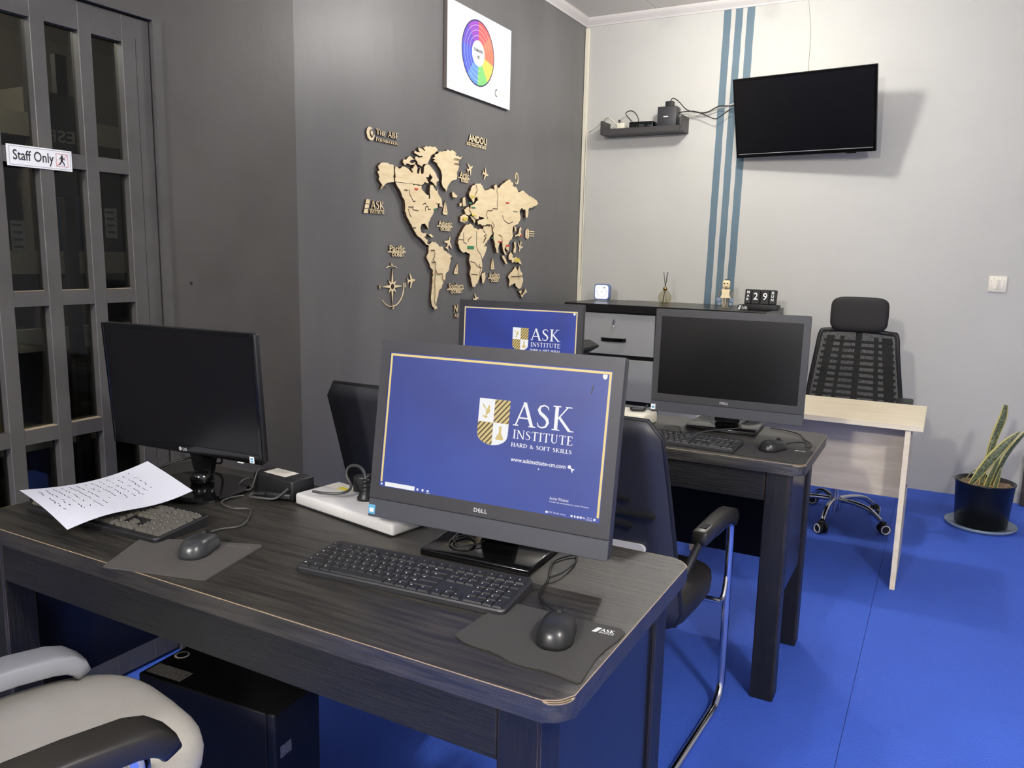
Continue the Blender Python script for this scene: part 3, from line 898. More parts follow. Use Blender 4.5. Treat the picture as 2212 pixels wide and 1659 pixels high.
# the store room behind the door
struct(bx('floor_store', 'store_dark', -3.75, XD - 0.17, 0.2, 2.6, -0.12, 0.0))
struct(bx('wall_store_back', 'store_wall', -3.75, -3.6, 0.2, 2.6, 0, 2.45))
struct(bx('wall_store_side', 'store_wall', -3.75, XD - 0.17, 2.6, 2.7, 0, 2.45))
struct(bx('wall_store_near', 'store_wall', -3.75, XD - 0.17, 0.1, 0.2, 0, 2.45))
struct(bx('ceiling_store', 'store_wall', -3.75, XD - 0.17, 0.1, 2.7, 2.45, 2.55))
sh = thing('store_shelf', 'pale open shelving unit seen through the glazed door', 'shelf', (-3.35, 1.9, 0))
for z in (0.62, 1.02, 1.33, 1.86):
    bx('shelf_board', 'store_pale', -0.16, 0.16, -0.68, 0.68, z - 0.045, z + 0.045, sh)
for y in (-0.68, 0.0, 0.66):
    bx('shelf_upright', 'store_wall', -0.16, 0.15, y, y + 0.03, 0, 2.0, sh)
for i, (y, z, wd, h, m, nm, lb, ct) in enumerate((
        (1.40, 1.375, .20, .26, 'store_dark', 'storage_box', 'dark storage box on a shelf behind the door glass, upper row', 'box'),
        (1.74, 1.375, .16, .33, 'store_wall', 'file_box', 'drab file box on a shelf behind the door glass, upper row', 'box'),
        (2.09, 1.375, .24, .22, 'store_blue', 'storage_box', 'blue box on a shelf behind the door glass', 'box'),
        (1.45, 0.665, .10, .24, 'yellow', 'yellow_container', 'yellow plastic container on the low shelf behind the door glass', 'container'),
        (1.70, 0.665, .09, .28, 'yellow', 'yellow_binder', 'yellow upright binder on the low shelf behind the door glass', 'binder'),
        (2.12, 0.665, .28, .20, 'store_dark', 'storage_box', 'dark low box on the low shelf behind the door glass', 'box'),
        (1.50, 1.065, .22, .17, 'store_pale', 'paper_stack', 'pale stack of papers on the middle shelf behind the door glass', 'papers'),
        (2.06, 1.065, .20, .20, 'store_wall', 'storage_box', 'brownish box on the middle shelf behind the door glass', 'box'))):
    tag(MB().box(-0.11, 0.11, -wd / 2, wd / 2, 0.0005, h, None, 0.006, 2).build(nm, m, None, (-3.33, y, z)), lb, ct)
p = thing('mirrored_text_panel', 'dark panel standing in for light reversed lettering mirrored in the door glass', 'poster', (-2.70, 1.742, 1.735))  # added panel: lettering mirrored in the glass, built as an object
bx('panel_sheet', 'store_dark', -0.004, 0.0, -0.10, 0.10, -0.17, 0.17, p)
mb = MB()
v, f = text_geo('RESP', 0.005)
v = [Vector((-q.x, q.y, 0)) for q in v]
mb.raw(fit_geo(v, -0.07, 0.07, 0.01, 0.05), [g[::-1] for g in f], Matrix.Translation((0.0012, 0, 0)) @ WALL_X)
mb.build('reversed_lettering', 'store_pale', p)
bx('panel_post', 'store_dark', -0.03, -0.005, -0.02, 0.02, -1.74, 0.3, p)
for i, (y, z, lb) in enumerate(((1.315, 1.42, 'small printed notice taped low behind the left door pane'), (1.60, 1.47, 'small printed notice taped behind the right door pane'))):
    n_ = thing('paper_notice', lb, 'notice', (XD - 0.0355, y, z))
    bx('notice_sheet', 'label_dim', -0.0006, 0.0, -0.02, 0.02, -0.045, 0.045, n_)
    mb = MB()
    for k in range(4):
        mb.box(0.0, 0.0005, -0.014, 0.012, 0.03 - k * 0.02, 0.036 - k * 0.02)
    mb.build('notice_print', 'print_dark', n_)


# ceiling lamps outside the frame, and the added fill lamp on the right
def ceiling_lamp(loc, label):
    t = thing('ceiling_lamp', label, 'lamp', (loc[0], loc[1], ZC), 0, 'ceiling lamps')
    MB().lathe([(0, -0.0005), (0.055, -0.0005), (0.055, -0.012), (0.030, -0.022), (0.020, -0.070), (0, -0.070)], 24).build('lamp_holder', 'white_plastic', t)
    MB().lathe([(0.0, -0.0702), (0.018, -0.0702), (0.036, -0.10), (0.044, -0.125), (0.036, -0.150), (0.0, -0.160)], 24).build('lamp_bulb', emit_screen('lamp_glow', (255, 246, 232), 6.0), t)


ceiling_lamp(LAMP_BACK, 'white ceiling lamp bulb over the map wall end of the room')
ceiling_lamp(LAMP_FRONT, 'white ceiling lamp bulb behind the viewer')
ceiling_lamp(FILL_SIDE, 'added white fill lamp bulb on the right side of the room')


# ------------------------------------------------------------------ wall map and wall decor (map wall)
def wallm(x=0.0):
    return Matrix.Translation((x, 0, 0)) @ WALL_X


def letters(body, y0, y1, z0, z1, serif=False, bold=0.0, small=None, d=0.009, mat='ply', name='lettering', parent=None, base=0.0):
    mb = MB()
    if serif:
        v, f = serif_geo(body, small, bold=1.25 + bold)
    else:
        v, f = text_geo(body, bold)
    solid(mb, fit_geo(v, y0, y1, z0, z1), f, base, base + d, WALL_X)
    return mb.build(name, mat, parent, side='ply_edge')


wm = thing('world_map', 'layered wooden world map mounted on the charcoal wall', 'wall map', (XW, 3.9, 1.5))
for nm, poly in LAND.items():
    q = []
    for (a, b), (c, d) in zip(poly, poly[1:] + poly[:1]):          # ragged laser-cut coastline
        ln = math.hypot(c - a, d - b)
        straight = nm in ('alaska', 'northern_canada', 'north_america') and (abs(c - a) < 0.004 and ln > 0.08 or ln > 0.10)
        k_ = 1 if straight else max(1, int(ln / 0.012))
        for k in range(k_):
            u = k / k_
            j = 0.0 if k == 0 else rnd.uniform(-1, 1) * min(0.0042, 0.12 * ln)
            q.append((a + (c - a) * u - (d - b) / max(ln, 1e-6) * j - 3.9, b + (d - b) * u + (c - a) / max(ln, 1e-6) * j - 1.5))
    th = 0.024 if nm in ('eurasia', 'africa', 'north_america', 'northern_canada') else 0.018
    o = MB().prism(q, 0.002, th - 0.003, WALL_X).build('landmass', 'ply_edge', wm)
    MB().prism(q, th - 0.0029, th, WALL_X).build('landmass_face', 'ply', o)
mb = MB()
for ln in BORDERS:
    ribbon(mb, [(a - 3.9, b - 1.5) for a, b in ln], 0.005, 0.0245, WALL_X)
mb.build('engraved_borders', 'burnt', wm)
mb = MB()
for (yy, zz, wd) in ((3.11, 1.70, .035), (3.75, 1.90, .06), (3.75, 1.875, .06), (3.32, 1.62, .04), (4.42, 1.66, .06), (3.70, 1.37, .03), (4.0, 1.55, .02), (4.1, 1.56, .02), (4.05, 1.50, .02), (4.13, 1.46, .02), (3.28, 1.70, .03), (3.35, 1.52, .03)):
    for k in range(5):
        mb.box(0.0242, 0.0248, yy - wd / 2 + k * wd / 5 - 3.9, yy - wd / 2 + (k + .6) * wd / 5 - 3.9, zz - 1.5, zz + 0.008 - 1.5)
mb.build('engraved_names', 'burnt', wm)
for c, yy, zz, wd, h in FLAGS:
    MB().box(0.0246, 0.0275, yy - wd / 2 - 3.9, yy + wd / 2 - 3.9, zz - h / 2 - 1.5, zz + h / 2 - 1.5).build('map_flag', 'flag_' + c, wm)

for nm, y0, y1, zt, zm, zb, wide in (('Artic', 3.797, 3.893, 1.846, 1.814, 1.790, 1), ('Atlantic', 3.592, 3.722, 1.572, 1.544, 1.519, 1), ('Pacific', 3.166, 3.290, 1.434, 1.403, 1.379, 1), ('Southern', 3.694, 3.845, 1.238, 1.205, 1.180, 1), ('Indian', 4.140, 4.258, 1.292, 1.260, 1.235, 1)):
    t = thing('ocean_name', 'wooden cut-out words ' + nm + ' ocean on the charcoal wall', 'wall letters', (XW, (y0 + y1) / 2, zm), 0, 'ocean names around the map')
    cy = (y0 + y1) / 2
    letters(nm, y0 - cy, y1 - cy, 0.001, zt - zm, bold=0.018, name='upper_word', parent=t)
    MB().box(0, 0.006, y0 - cy - 0.012, y1 - cy + 0.012, -0.004, 0.0022).build('word_bar', 'ply', t, side='ply_edge')
    letters('ocean', (y0 - cy) * 0.72, (y1 - cy) * 0.86, zb - zm, -0.004, bold=0.018, name='lower_word', parent=t)

# compass rose
t = thing('compass_rose', 'wooden compass rose with N E S W letters on the charcoal wall', 'wall decor', (XW, 3.188, 1.233))
star = []
for k in range(16):
    a = PI / 2 - k * PI / 8
    r = (0.088, 0.020, 0.045, 0.020)[k % 4]
    star.append((r * math.cos(a), r * math.sin(a)))
MB().prism(star, 0.001, 0.008, WALL_X).build('star', 'ply', t, side='ply_edge')
MB().cyl((0.0075, 0, 0), (0.0092, 0, 0), 0.013, n=16).build('star_hub', 'ply_edge', t)
mb = MB()
mb.tube([(0.004, 0.100 * math.cos(a), 0.100 * math.sin(a)) for a in [math.radians(x) for x in range(-140, 11, 10)]], 0.0026, 6, False)
mb.tube([(0.004, 0.100 * math.cos(a), 0.100 * math.sin(a)) for a in [math.radians(x) for x in range(65, 116, 10)]], 0.0026, 6, False)
mb.build('compass_ring', 'ply', t)
for ch, a, b in (('N', -0.005, 0.106), ('S', 0.005, -0.101), ('W', -0.101, -0.002), ('E', 0.107, 0.004)):
    letters(ch, a - 0.007, a + 0.007, b - 0.010, b + 0.010, bold=0.02, name='compass_letter', parent=t)

# aeroplanes, ships, whale, small markers
PLANE = [(0, .030), (.004, .024), (.005, .010), (.030, -.006), (.030, -.012), (.005, -.004), (.004, -.018), (.012, -.025), (.012, -.029), (0, -.025), (-.012, -.029), (-.012, -.025), (-.004, -.018), (-.005, -.004), (-.030, -.012), (-.030, -.006), (-.005, .010), (-.004, .024)]
for y, z, rot, sc, lb in ((3.906, 1.871, -60, 1.0, 'wooden aeroplane marker above the word Artic'), (4.077, 1.858, -100, 1.0, 'wooden aeroplane marker left of the Russian coast'), (3.693, 1.456, -25, 1.15, 'wooden aeroplane marker below the word Atlantic'), (3.348, 1.259, -85, 1.05, 'wooden aeroplane marker beside the compass rose'), (4.524, 1.452, 160, 1.05, 'wooden aeroplane marker off the Asian coast'), (3.988, 1.142, -80, 0.95, 'wooden aeroplane marker just above the rear monitor')):
    c, s_ = math.cos(math.radians(rot)), math.sin(math.radians(rot))
    o = MB().prism([(sc * 1.15 * (a * c - b * s_), sc * 1.15 * (a * s_ + b * c)) for a, b in PLANE], 0.0008, 0.007, WALL_X).build('plane_marker', 'ply', None, (XW, y, z), side='ply_edge')
    tag(o, lb, 'wall decor', 'aeroplane markers on the map wall')


def ship(y, z0, z1, lb, lean):
    h = z1 - z0
    t = thing('sailing_ship_marker', lb, 'wall decor', (XW, y, z0), 0, 'ship markers on the map wall')
    MB().prism([(-.36 * h, .17 * h), (.36 * h, .17 * h), (.25 * h, 0), (-.25 * h, 0)], 0.0008, 0.007, WALL_X).build('hull', 'ply', t, side='ply_edge')
    MB().prism([(-.30 * h, .20 * h), (lean * h - .06 * h, h), (-.02 * h, .20 * h)], 0.0008, 0.007, WALL_X).build('sail', 'ply', t, side='ply_edge')
    MB().prism([(.02 * h, .20 * h), (lean * h + .02 * h, .95 * h), (.30 * h, .22 * h)], 0.0008, 0.007, WALL_X).build('sail', 'ply', t, side='ply_edge')


ship(3.658, 1.606, 1.680, 'wooden sailing ship between North America and Europe', 0.0)
ship(3.770, 1.288, 1.352, 'wooden sailing ship above the words Southern ocean', 0.3)
ship(4.177, 1.311, 1.381, 'wooden sailing ship above the words Indian ocean', 0.0)
o = MB().tube([(0.004, 0.022 * math.cos(a) * (1 - k / 40), 0.03 * math.sin(a) + 0.012 * k / 14) for k, a in [(k, math.radians(-150 + 25 * k)) for k in range(15)]], 0.0036, 6, True, 3).build('curled_marker', 'ply', None, (XW, 4.463, 1.862))
tag(o, 'wooden curled sea creature marker at the upper right of the map', 'wall decor')
# logos
t = thing('foundation_logo', 'wooden cut-out logo with globe reading The Abe Foundation', 'wall logo', (XW, 3.117, 1.938))
mb = MB()
ring = [(0.030 * math.cos(a), 0.030 * math.sin(a)) for a in [i * PI / 10 for i in range(20)]]
mb.prism([(-.032, .004), (-.026, .022), (-.012, .031), (.004, .029), (.012, .022), (-.002, .020), (-.010, .008), (-.006, -.008), (.004, -.018), (.014, -.014), (.022, .002), (.028, -.002), (.024, -.018), (.010, -.029), (-.008, -.029), (-.024, -.020)], 0.0008, 0.009, WALL_X)
mb.prism([(.0, .014), (.012, .014), (.016, .004), (.010, -.012), (.004, -.004), (-.002, .004)], 0.0008, 0.009, WALL_X)
o = mb.build('globe_emblem', 'ply', t, (0, -0.090, 0.001), side='ply_edge')
letters('THE ABE', -0.050, 0.121, 0.003, 0.031, True, 0.15, small={1, 2}, d=0.009, parent=t, name='upper_line')
letters('FOUNDATION', -0.052, 0.119, -0.026, -0.008, True, 0.2, small=set(range(1, 10)), d=0.009, parent=t, name='lower_line')
t = thing('andou_logo', 'wooden cut-out logo reading Andou with a fine line of text below', 'wall logo', (XW, 3.983, 2.03))
letters('ANDOU', -0.098, 0.100, -0.013, 0.026, bold=0.03, d=0.009, parent=t, name='logo_letters')
MB().box(0.0, 0.006, -0.115, 0.100, -0.021, -0.017).build('logo_bar', 'ply', t, side='ply_edge')
mb = MB()
for k in range(18):
    mb.box(0, 0.006, -0.113 + k * 0.0118, -0.113 + k * 0.0118 + rnd.uniform(.004, .009), -0.034, -0.024)
mb.build('fine_text_line', 'ply', t, side='ply_edge')
t = thing('ask_logo', 'wooden cut-out logo with three blocks reading Ask Institute', 'wall logo', (XW, 3.06, 1.61))
for k in range(3):
    MB().prism([(-.070 - .007 * k, .031 - .022 * k), (-.042 - .007 * k, .031 - .022 * k), (-.047 - .007 * k, .012 - .022 * k), (-.077 - .007 * k, .012 - .022 * k)], 0.0008, 0.009, WALL_X).build('logo_block', 'ply', t, side='ply_edge')
letters('ASK', -0.038, 0.067, -0.010, 0.028, True, 0.1, d=0.009, parent=t, name='upper_line')
MB().box(0.0, 0.006, -0.044, 0.067, -0.0145, -0.012).build('logo_bar', 'ply', t, side='ply_edge')
letters('INSTITUTE', -0.043, 0.067, -0.032, -0.0155, True, 0.3, d=0.009, parent=t, name='lower_line')
t = thing('book_logo', 'small wooden logo with a folded book shape right of the map', 'wall logo', (XW, 4.645, 1.537))
MB().prism([(-.055, .020), (-.030, .034), (-.030, -.036), (-.055, -.026)], 0.0008, 0.008, WALL_X).build('book_half', 'ply', t, side='ply_edge')
MB().prism([(-.027, .034), (-.003, .020), (-.003, -.026), (-.027, -.036)], 0.0008, 0.008, WALL_X).build('book_half', 'ply', t, side='ply_edge')
for k in range(3):
    MB().box(0.0005, 0.006, 0.006, 0.075, 0.012 - 0.014 * k, 0.018 - 0.014 * k).build('text_bar', 'ply', t, side='ply_edge')
t = thing('corner_logo', 'wooden cut-out logo half hidden behind the rear monitor', 'wall logo', (XW, 3.80, 1.08))
letters('N', -0.050, -0.008, -0.004, 0.036, True, 0.5, d=0.009, parent=t, name='logo_letter')
letters('AB', -0.048, 0.0, -0.034, -0.012, True, 0.4, d=0.009, parent=t, name='logo_small_letters')

# poster with the colour wheel
t = thing('wheel_poster', 'white poster panel with a rainbow wheel on the charcoal wall', 'poster', (XW, 3.985, 2.478), 0)
t.rotation_euler = (math.radians(-0.3), 0, 0)
bx('poster_panel', 'poster_edge', 0.0005, 0.020, -0.341, 0.341, -0.224, 0.224, t)
bx('poster_face', 'poster', 0.0201, 0.0212, -0.341, 0.341, -0.224, 0.224, t)
WCOL = [(150, 74, 190), (224, 96, 96), (230, 126, 96), (240, 206, 96), (128, 206, 120), (96, 150, 226), (74, 96, 210), (104, 76, 196)]
WANG = [(90, 130), (45, 90), (-12, 45), (-52, -12), (-92, -52), (-132, -92), (-190, -132), (-230, -190)]
cy_, cz_, Ro, Ri = -0.029, 0.015, 0.170, 0.068
for (a0, a1), col in zip(WANG, WCOL):
    n = 12
    pts = [(cy_ + Ro * math.cos(math.radians(a0 + (a1 - a0) * k / n)), cz_ + Ro * math.sin(math.radians(a0 + (a1 - a0) * k / n))) for k in range(n + 1)]
    pts += [(cy_ + Ri * math.cos(math.radians(a1 - (a1 - a0) * k / n)), cz_ + Ri * math.sin(math.radians(a1 - (a1 - a0) * k / n))) for k in range(n + 1)]
    MB().prism(pts, 0.0212, 0.0217, WALL_X).build('wheel_sector', pbr('wheel_print_%d' % col[0], col, 0.4), t)
mb = MB()
for R_, wd in ((Ro, 0.007),):
    ribbon(mb, [(cy_ + R_ * math.cos(k * PI / 40), cz_ + R_ * math.sin(k * PI / 40)) for k in range(81)], wd, 0.0219, WALL_X)
mb.build('wheel_rim', pbr('wheel_rim_print', (70, 66, 120), 0.4), t)
mb = MB()
for R_ in (0.145, 0.120, 0.092):
    ribbon(mb, [(cy_ + R_ * math.cos(math.radians(20 + k * 4)), cz_ + R_ * math.sin(math.radians(20 + k * 4))) for k in range(66)], 0.0022, 0.0219, WALL_X)
mb.build('wheel_rings', 'poster', t)
mb = MB()
v, f = text_geo('DOMAINES', 0.02)
mb.raw(fit_geo(v, -0.077, 0.019, 0.022, 0.038), f, wallm(0.0216))
v, f = text_geo('VIE', 0.02)
mb.raw(fit_geo(v, -0.043, -0.015, -0.014, 0.004), f, wallm(0.0216))
mb.build('wheel_words', 'print_dark', t)
mb = MB()
ribbon(mb, [(0.178 + 0.014 * math.cos(math.radians(a)), -0.156 + 0.018 * math.sin(math.radians(a))) for a in range(60, 301, 20)], 0.005, 0.0216, WALL_X)
mb.build('poster_emblem', 'print_dark', t)
mb = MB()
v, f = text_geo('The Abe', 0.0)
mb.raw(fit_geo(v, 0.205, 0.285, -0.164, -0.146), f, wallm(0.0216))
mb.build('poster_small_print', 'label', t)


# ------------------------------------------------------------------ desks
def desk(label, x0, x1, y0, y1, worn_name):
    zt = 0.79
    t = thing('wooden_desk', label, 'desk', ((x0 + x1) / 2, (y0 + y1) / 2, 0), 0, 'black wooden desks')
    hx, hy = (x1 - x0) / 2, (y1 - y0) / 2
    # top: rounded corners, eased edges
    r = 0.035
    pts = []
    for cx, cy, a0 in ((hx - r, hy - r, 0), (-hx + r, hy - r, 90), (-hx + r, -hy + r, 180), (hx - r, -hy + r, 270)):
        for k in range(7):
            a = math.radians(a0 + 15 * k)
            pts.append((cx + r * math.cos(a), cy + r * math.sin(a)))
    bm = bmesh.new()
    vb = [bm.verts.new((x, y, zt - 0.035)) for x, y in pts]
    bm.faces.new(vb[::-1])
    vt = [bm.verts.new((x, y, zt)) for x, y in pts]
    bm.faces.new(vt)
    for i in range(len(pts)):
        j = (i + 1) % len(pts)
        bm.faces.new((vb[i], vb[j], vt[j], vt[i]))
    bmesh.ops.bevel(bm, geom=[e for e in bm.edges if abs(e.verts[0].co.z - e.verts[1].co.z) < 1e-6], offset=0.004, segments=2, affect='EDGES')
    me = bpy.data.meshes.new('desk_top')
    bm.to_mesh(me)
    bm.free()
    me.materials.append(M['desk'])
    put('desk_top', me, t)
    lw = 0.072
    ix, iy = hx - 0.042, hy - 0.012
    for sx in (-1, 1):
        for sy in (-1, 1):
            bx('leg', 'desk_frame', sx * ix, sx * (ix - lw), sy * iy, sy * (iy - lw), 0.0, zt - 0.0352, t, bev=0.004, seg=1)
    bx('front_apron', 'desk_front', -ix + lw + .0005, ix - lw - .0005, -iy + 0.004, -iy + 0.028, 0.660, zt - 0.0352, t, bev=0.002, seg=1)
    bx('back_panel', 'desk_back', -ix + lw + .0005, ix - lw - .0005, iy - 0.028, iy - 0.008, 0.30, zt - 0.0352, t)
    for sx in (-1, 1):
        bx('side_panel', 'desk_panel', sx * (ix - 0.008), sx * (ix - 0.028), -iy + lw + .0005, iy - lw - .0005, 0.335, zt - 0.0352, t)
    return t


desk('long black painted wooden desk with worn edges in the foreground', -1.895, -0.405, 0.920, 1.535, 'a')
desk('black painted wooden desk with worn corner, second row by the pale desk', -1.83, -0.325, 2.460, 2.985, 'b')

# pale desk at the rear
t = thing('pale_desk', 'pale wood office desk with panel leg in front of the mesh chair', 'desk', (-0.53, 3.92, 0))
bx('desk_top', 'pale_wood', -0.50, 0.50, -0.27, 0.27, 0.708, 0.733, t, bev=0.0015, seg=1)
bx('panel_leg', 'pale_wood2', 0.433, 0.453, -0.255, 0.25, 0.0, 0.7078, t)
bx('panel_leg', 'pale_wood2', -0.453, -0.433, -0.255, 0.25, 0.0, 0.7078, t)
bx('edge_band', 'pale_wood', 0.4325, 0.4535, -0.2565, -0.2552, 0.0, 0.7075, t)
bx('edge_band', 'pale_wood', -0.4535, -0.4325, -0.2565, -0.2552, 0.0, 0.7075, t)
bx('modesty_panel', 'pale_wood2', -0.4325, 0.4325, -0.07, -0.052, 0.36, 0.7078, t)
for z in (0.66, 0.42):
    MB().cyl((0.453, -0.06, z), (0.4555, -0.06, z), 0.006, n=10).build('screw_cap', 'soft_black', t)


# ------------------------------------------------------------------ all-in-one computers
def shield(parent, y, stripes=True):
    """quartered shield: sub-parts of a screen, in screen coordinates"""
    X0, X1, ZT, ZM, ZB, XM = -0.0252, 0.0434, 0.0877, 0.0412, -0.0037, 0.0095
    def low(x):
        u = (x - (X0 + X1) / 2) / ((X1 - X0) / 2)
        return 0.020 - 0.0237 * math.sqrt(max(0.0, 1 - u * u * 0.96)) + (0.004 if abs(u) > .97 else 0)
    F = lambda d: Matrix.Translation((0, y - d, 0)) @ FACE
    MB().raw([(X0, ZM, 0), (XM, ZM, 0), (XM, ZT, 0), (X0, ZT, 0)], [(0, 1, 2, 3)], F(0)).build('shield_white', 'scr_white', parent)
    n = 16
    pr = [(XM + (X1 - XM) * k / n, low(XM + (X1 - XM) * k / n)) for k in range(n + 1)]
    MB().prism([(XM, ZM)] + pr + [(X1, ZM)], 0, 0.0002, F(0)).build('shield_white', 'scr_white', parent)
    pl = [(X0 + (XM - X0) * k / n, low(X0 + (XM - X0) * k / n)) for k in range(n + 1)]
    MB().prism([(X0, ZM)] + pl + [(XM, ZM)], 0, 0.0002, F(0)).build('shield_sand', 'scr_sand', parent)
    MB().raw([(XM, ZM, 0), (X1, ZM, 0), (X1, ZT, 0), (XM, ZT, 0)], [(0, 1, 2, 3)], F(0)).build('shield_sand', 'scr_sand', parent)

    def clip_stripes(x0, x1, z0, z1, lo=None):
        mb = MB()
        wd = 0.0042
        for k in range(-6, 10):
            # diagonal band z = z0 + (x - x0) * 1.15 + c
            c = k * 0.0118
            poly = []
            m = 14
            top, bot = [], []
            for i in range(m + 1):
                x = x0 + (x1 - x0) * i / m
                a = z0 + (x - x0) * 1.15 + c
                b = a + wd
                zl = z0 if lo is None else max(z0, lo(x))
                a2, b2 = max(a, zl), min(b, z1)
                if b2 > a2 + 1e-6:
                    bot.append((x, a2)); top.append((x, b2))
            if len(bot) > 1:
                mb.prism(bot + top[::-1], 0.0002, 0.0004, F(0))
        return mb
    clip_stripes(XM, X1, ZM, ZT).build('shield_stripes', 'scr_brown', parent)
    clip_stripes(X0, XM, ZB, ZM, low).build('shield_stripes', 'scr_brown', parent)
    mb = MB()
    for q in ([(-.016, .078), (-.010, .069), (-.008, .064), (-.012, .068), (-.017, .073)], [(-.008, .066), (-.002, .076), (.000, .070), (-.005, .062)], [(-.009, .064), (.001, .067), (-.001, .060), (-.007, .055)], [(-.0095, .063), (-.0070, .063), (-.0072, .050), (-.0088, .050)], [(-.017, .054), (-.003, .052), (-.008, .0485), (-.013, .050)]):
        mb.prism(q, 0.0002, 0.0004, F(0))
    mb.build('shield_bird', 'scr_sand', parent)
    MB().prism([(.0225, .035), (.0295, .035), (.0285, .031), (.0285, .022), (.0345, .011), (.0325, .008), (.0185, .008), (.0165, .011), (.0235, .022), (.0235, .031)], 0.0002, 0.0004, F(0)).build('shield_flask', 'scr_sand', parent)


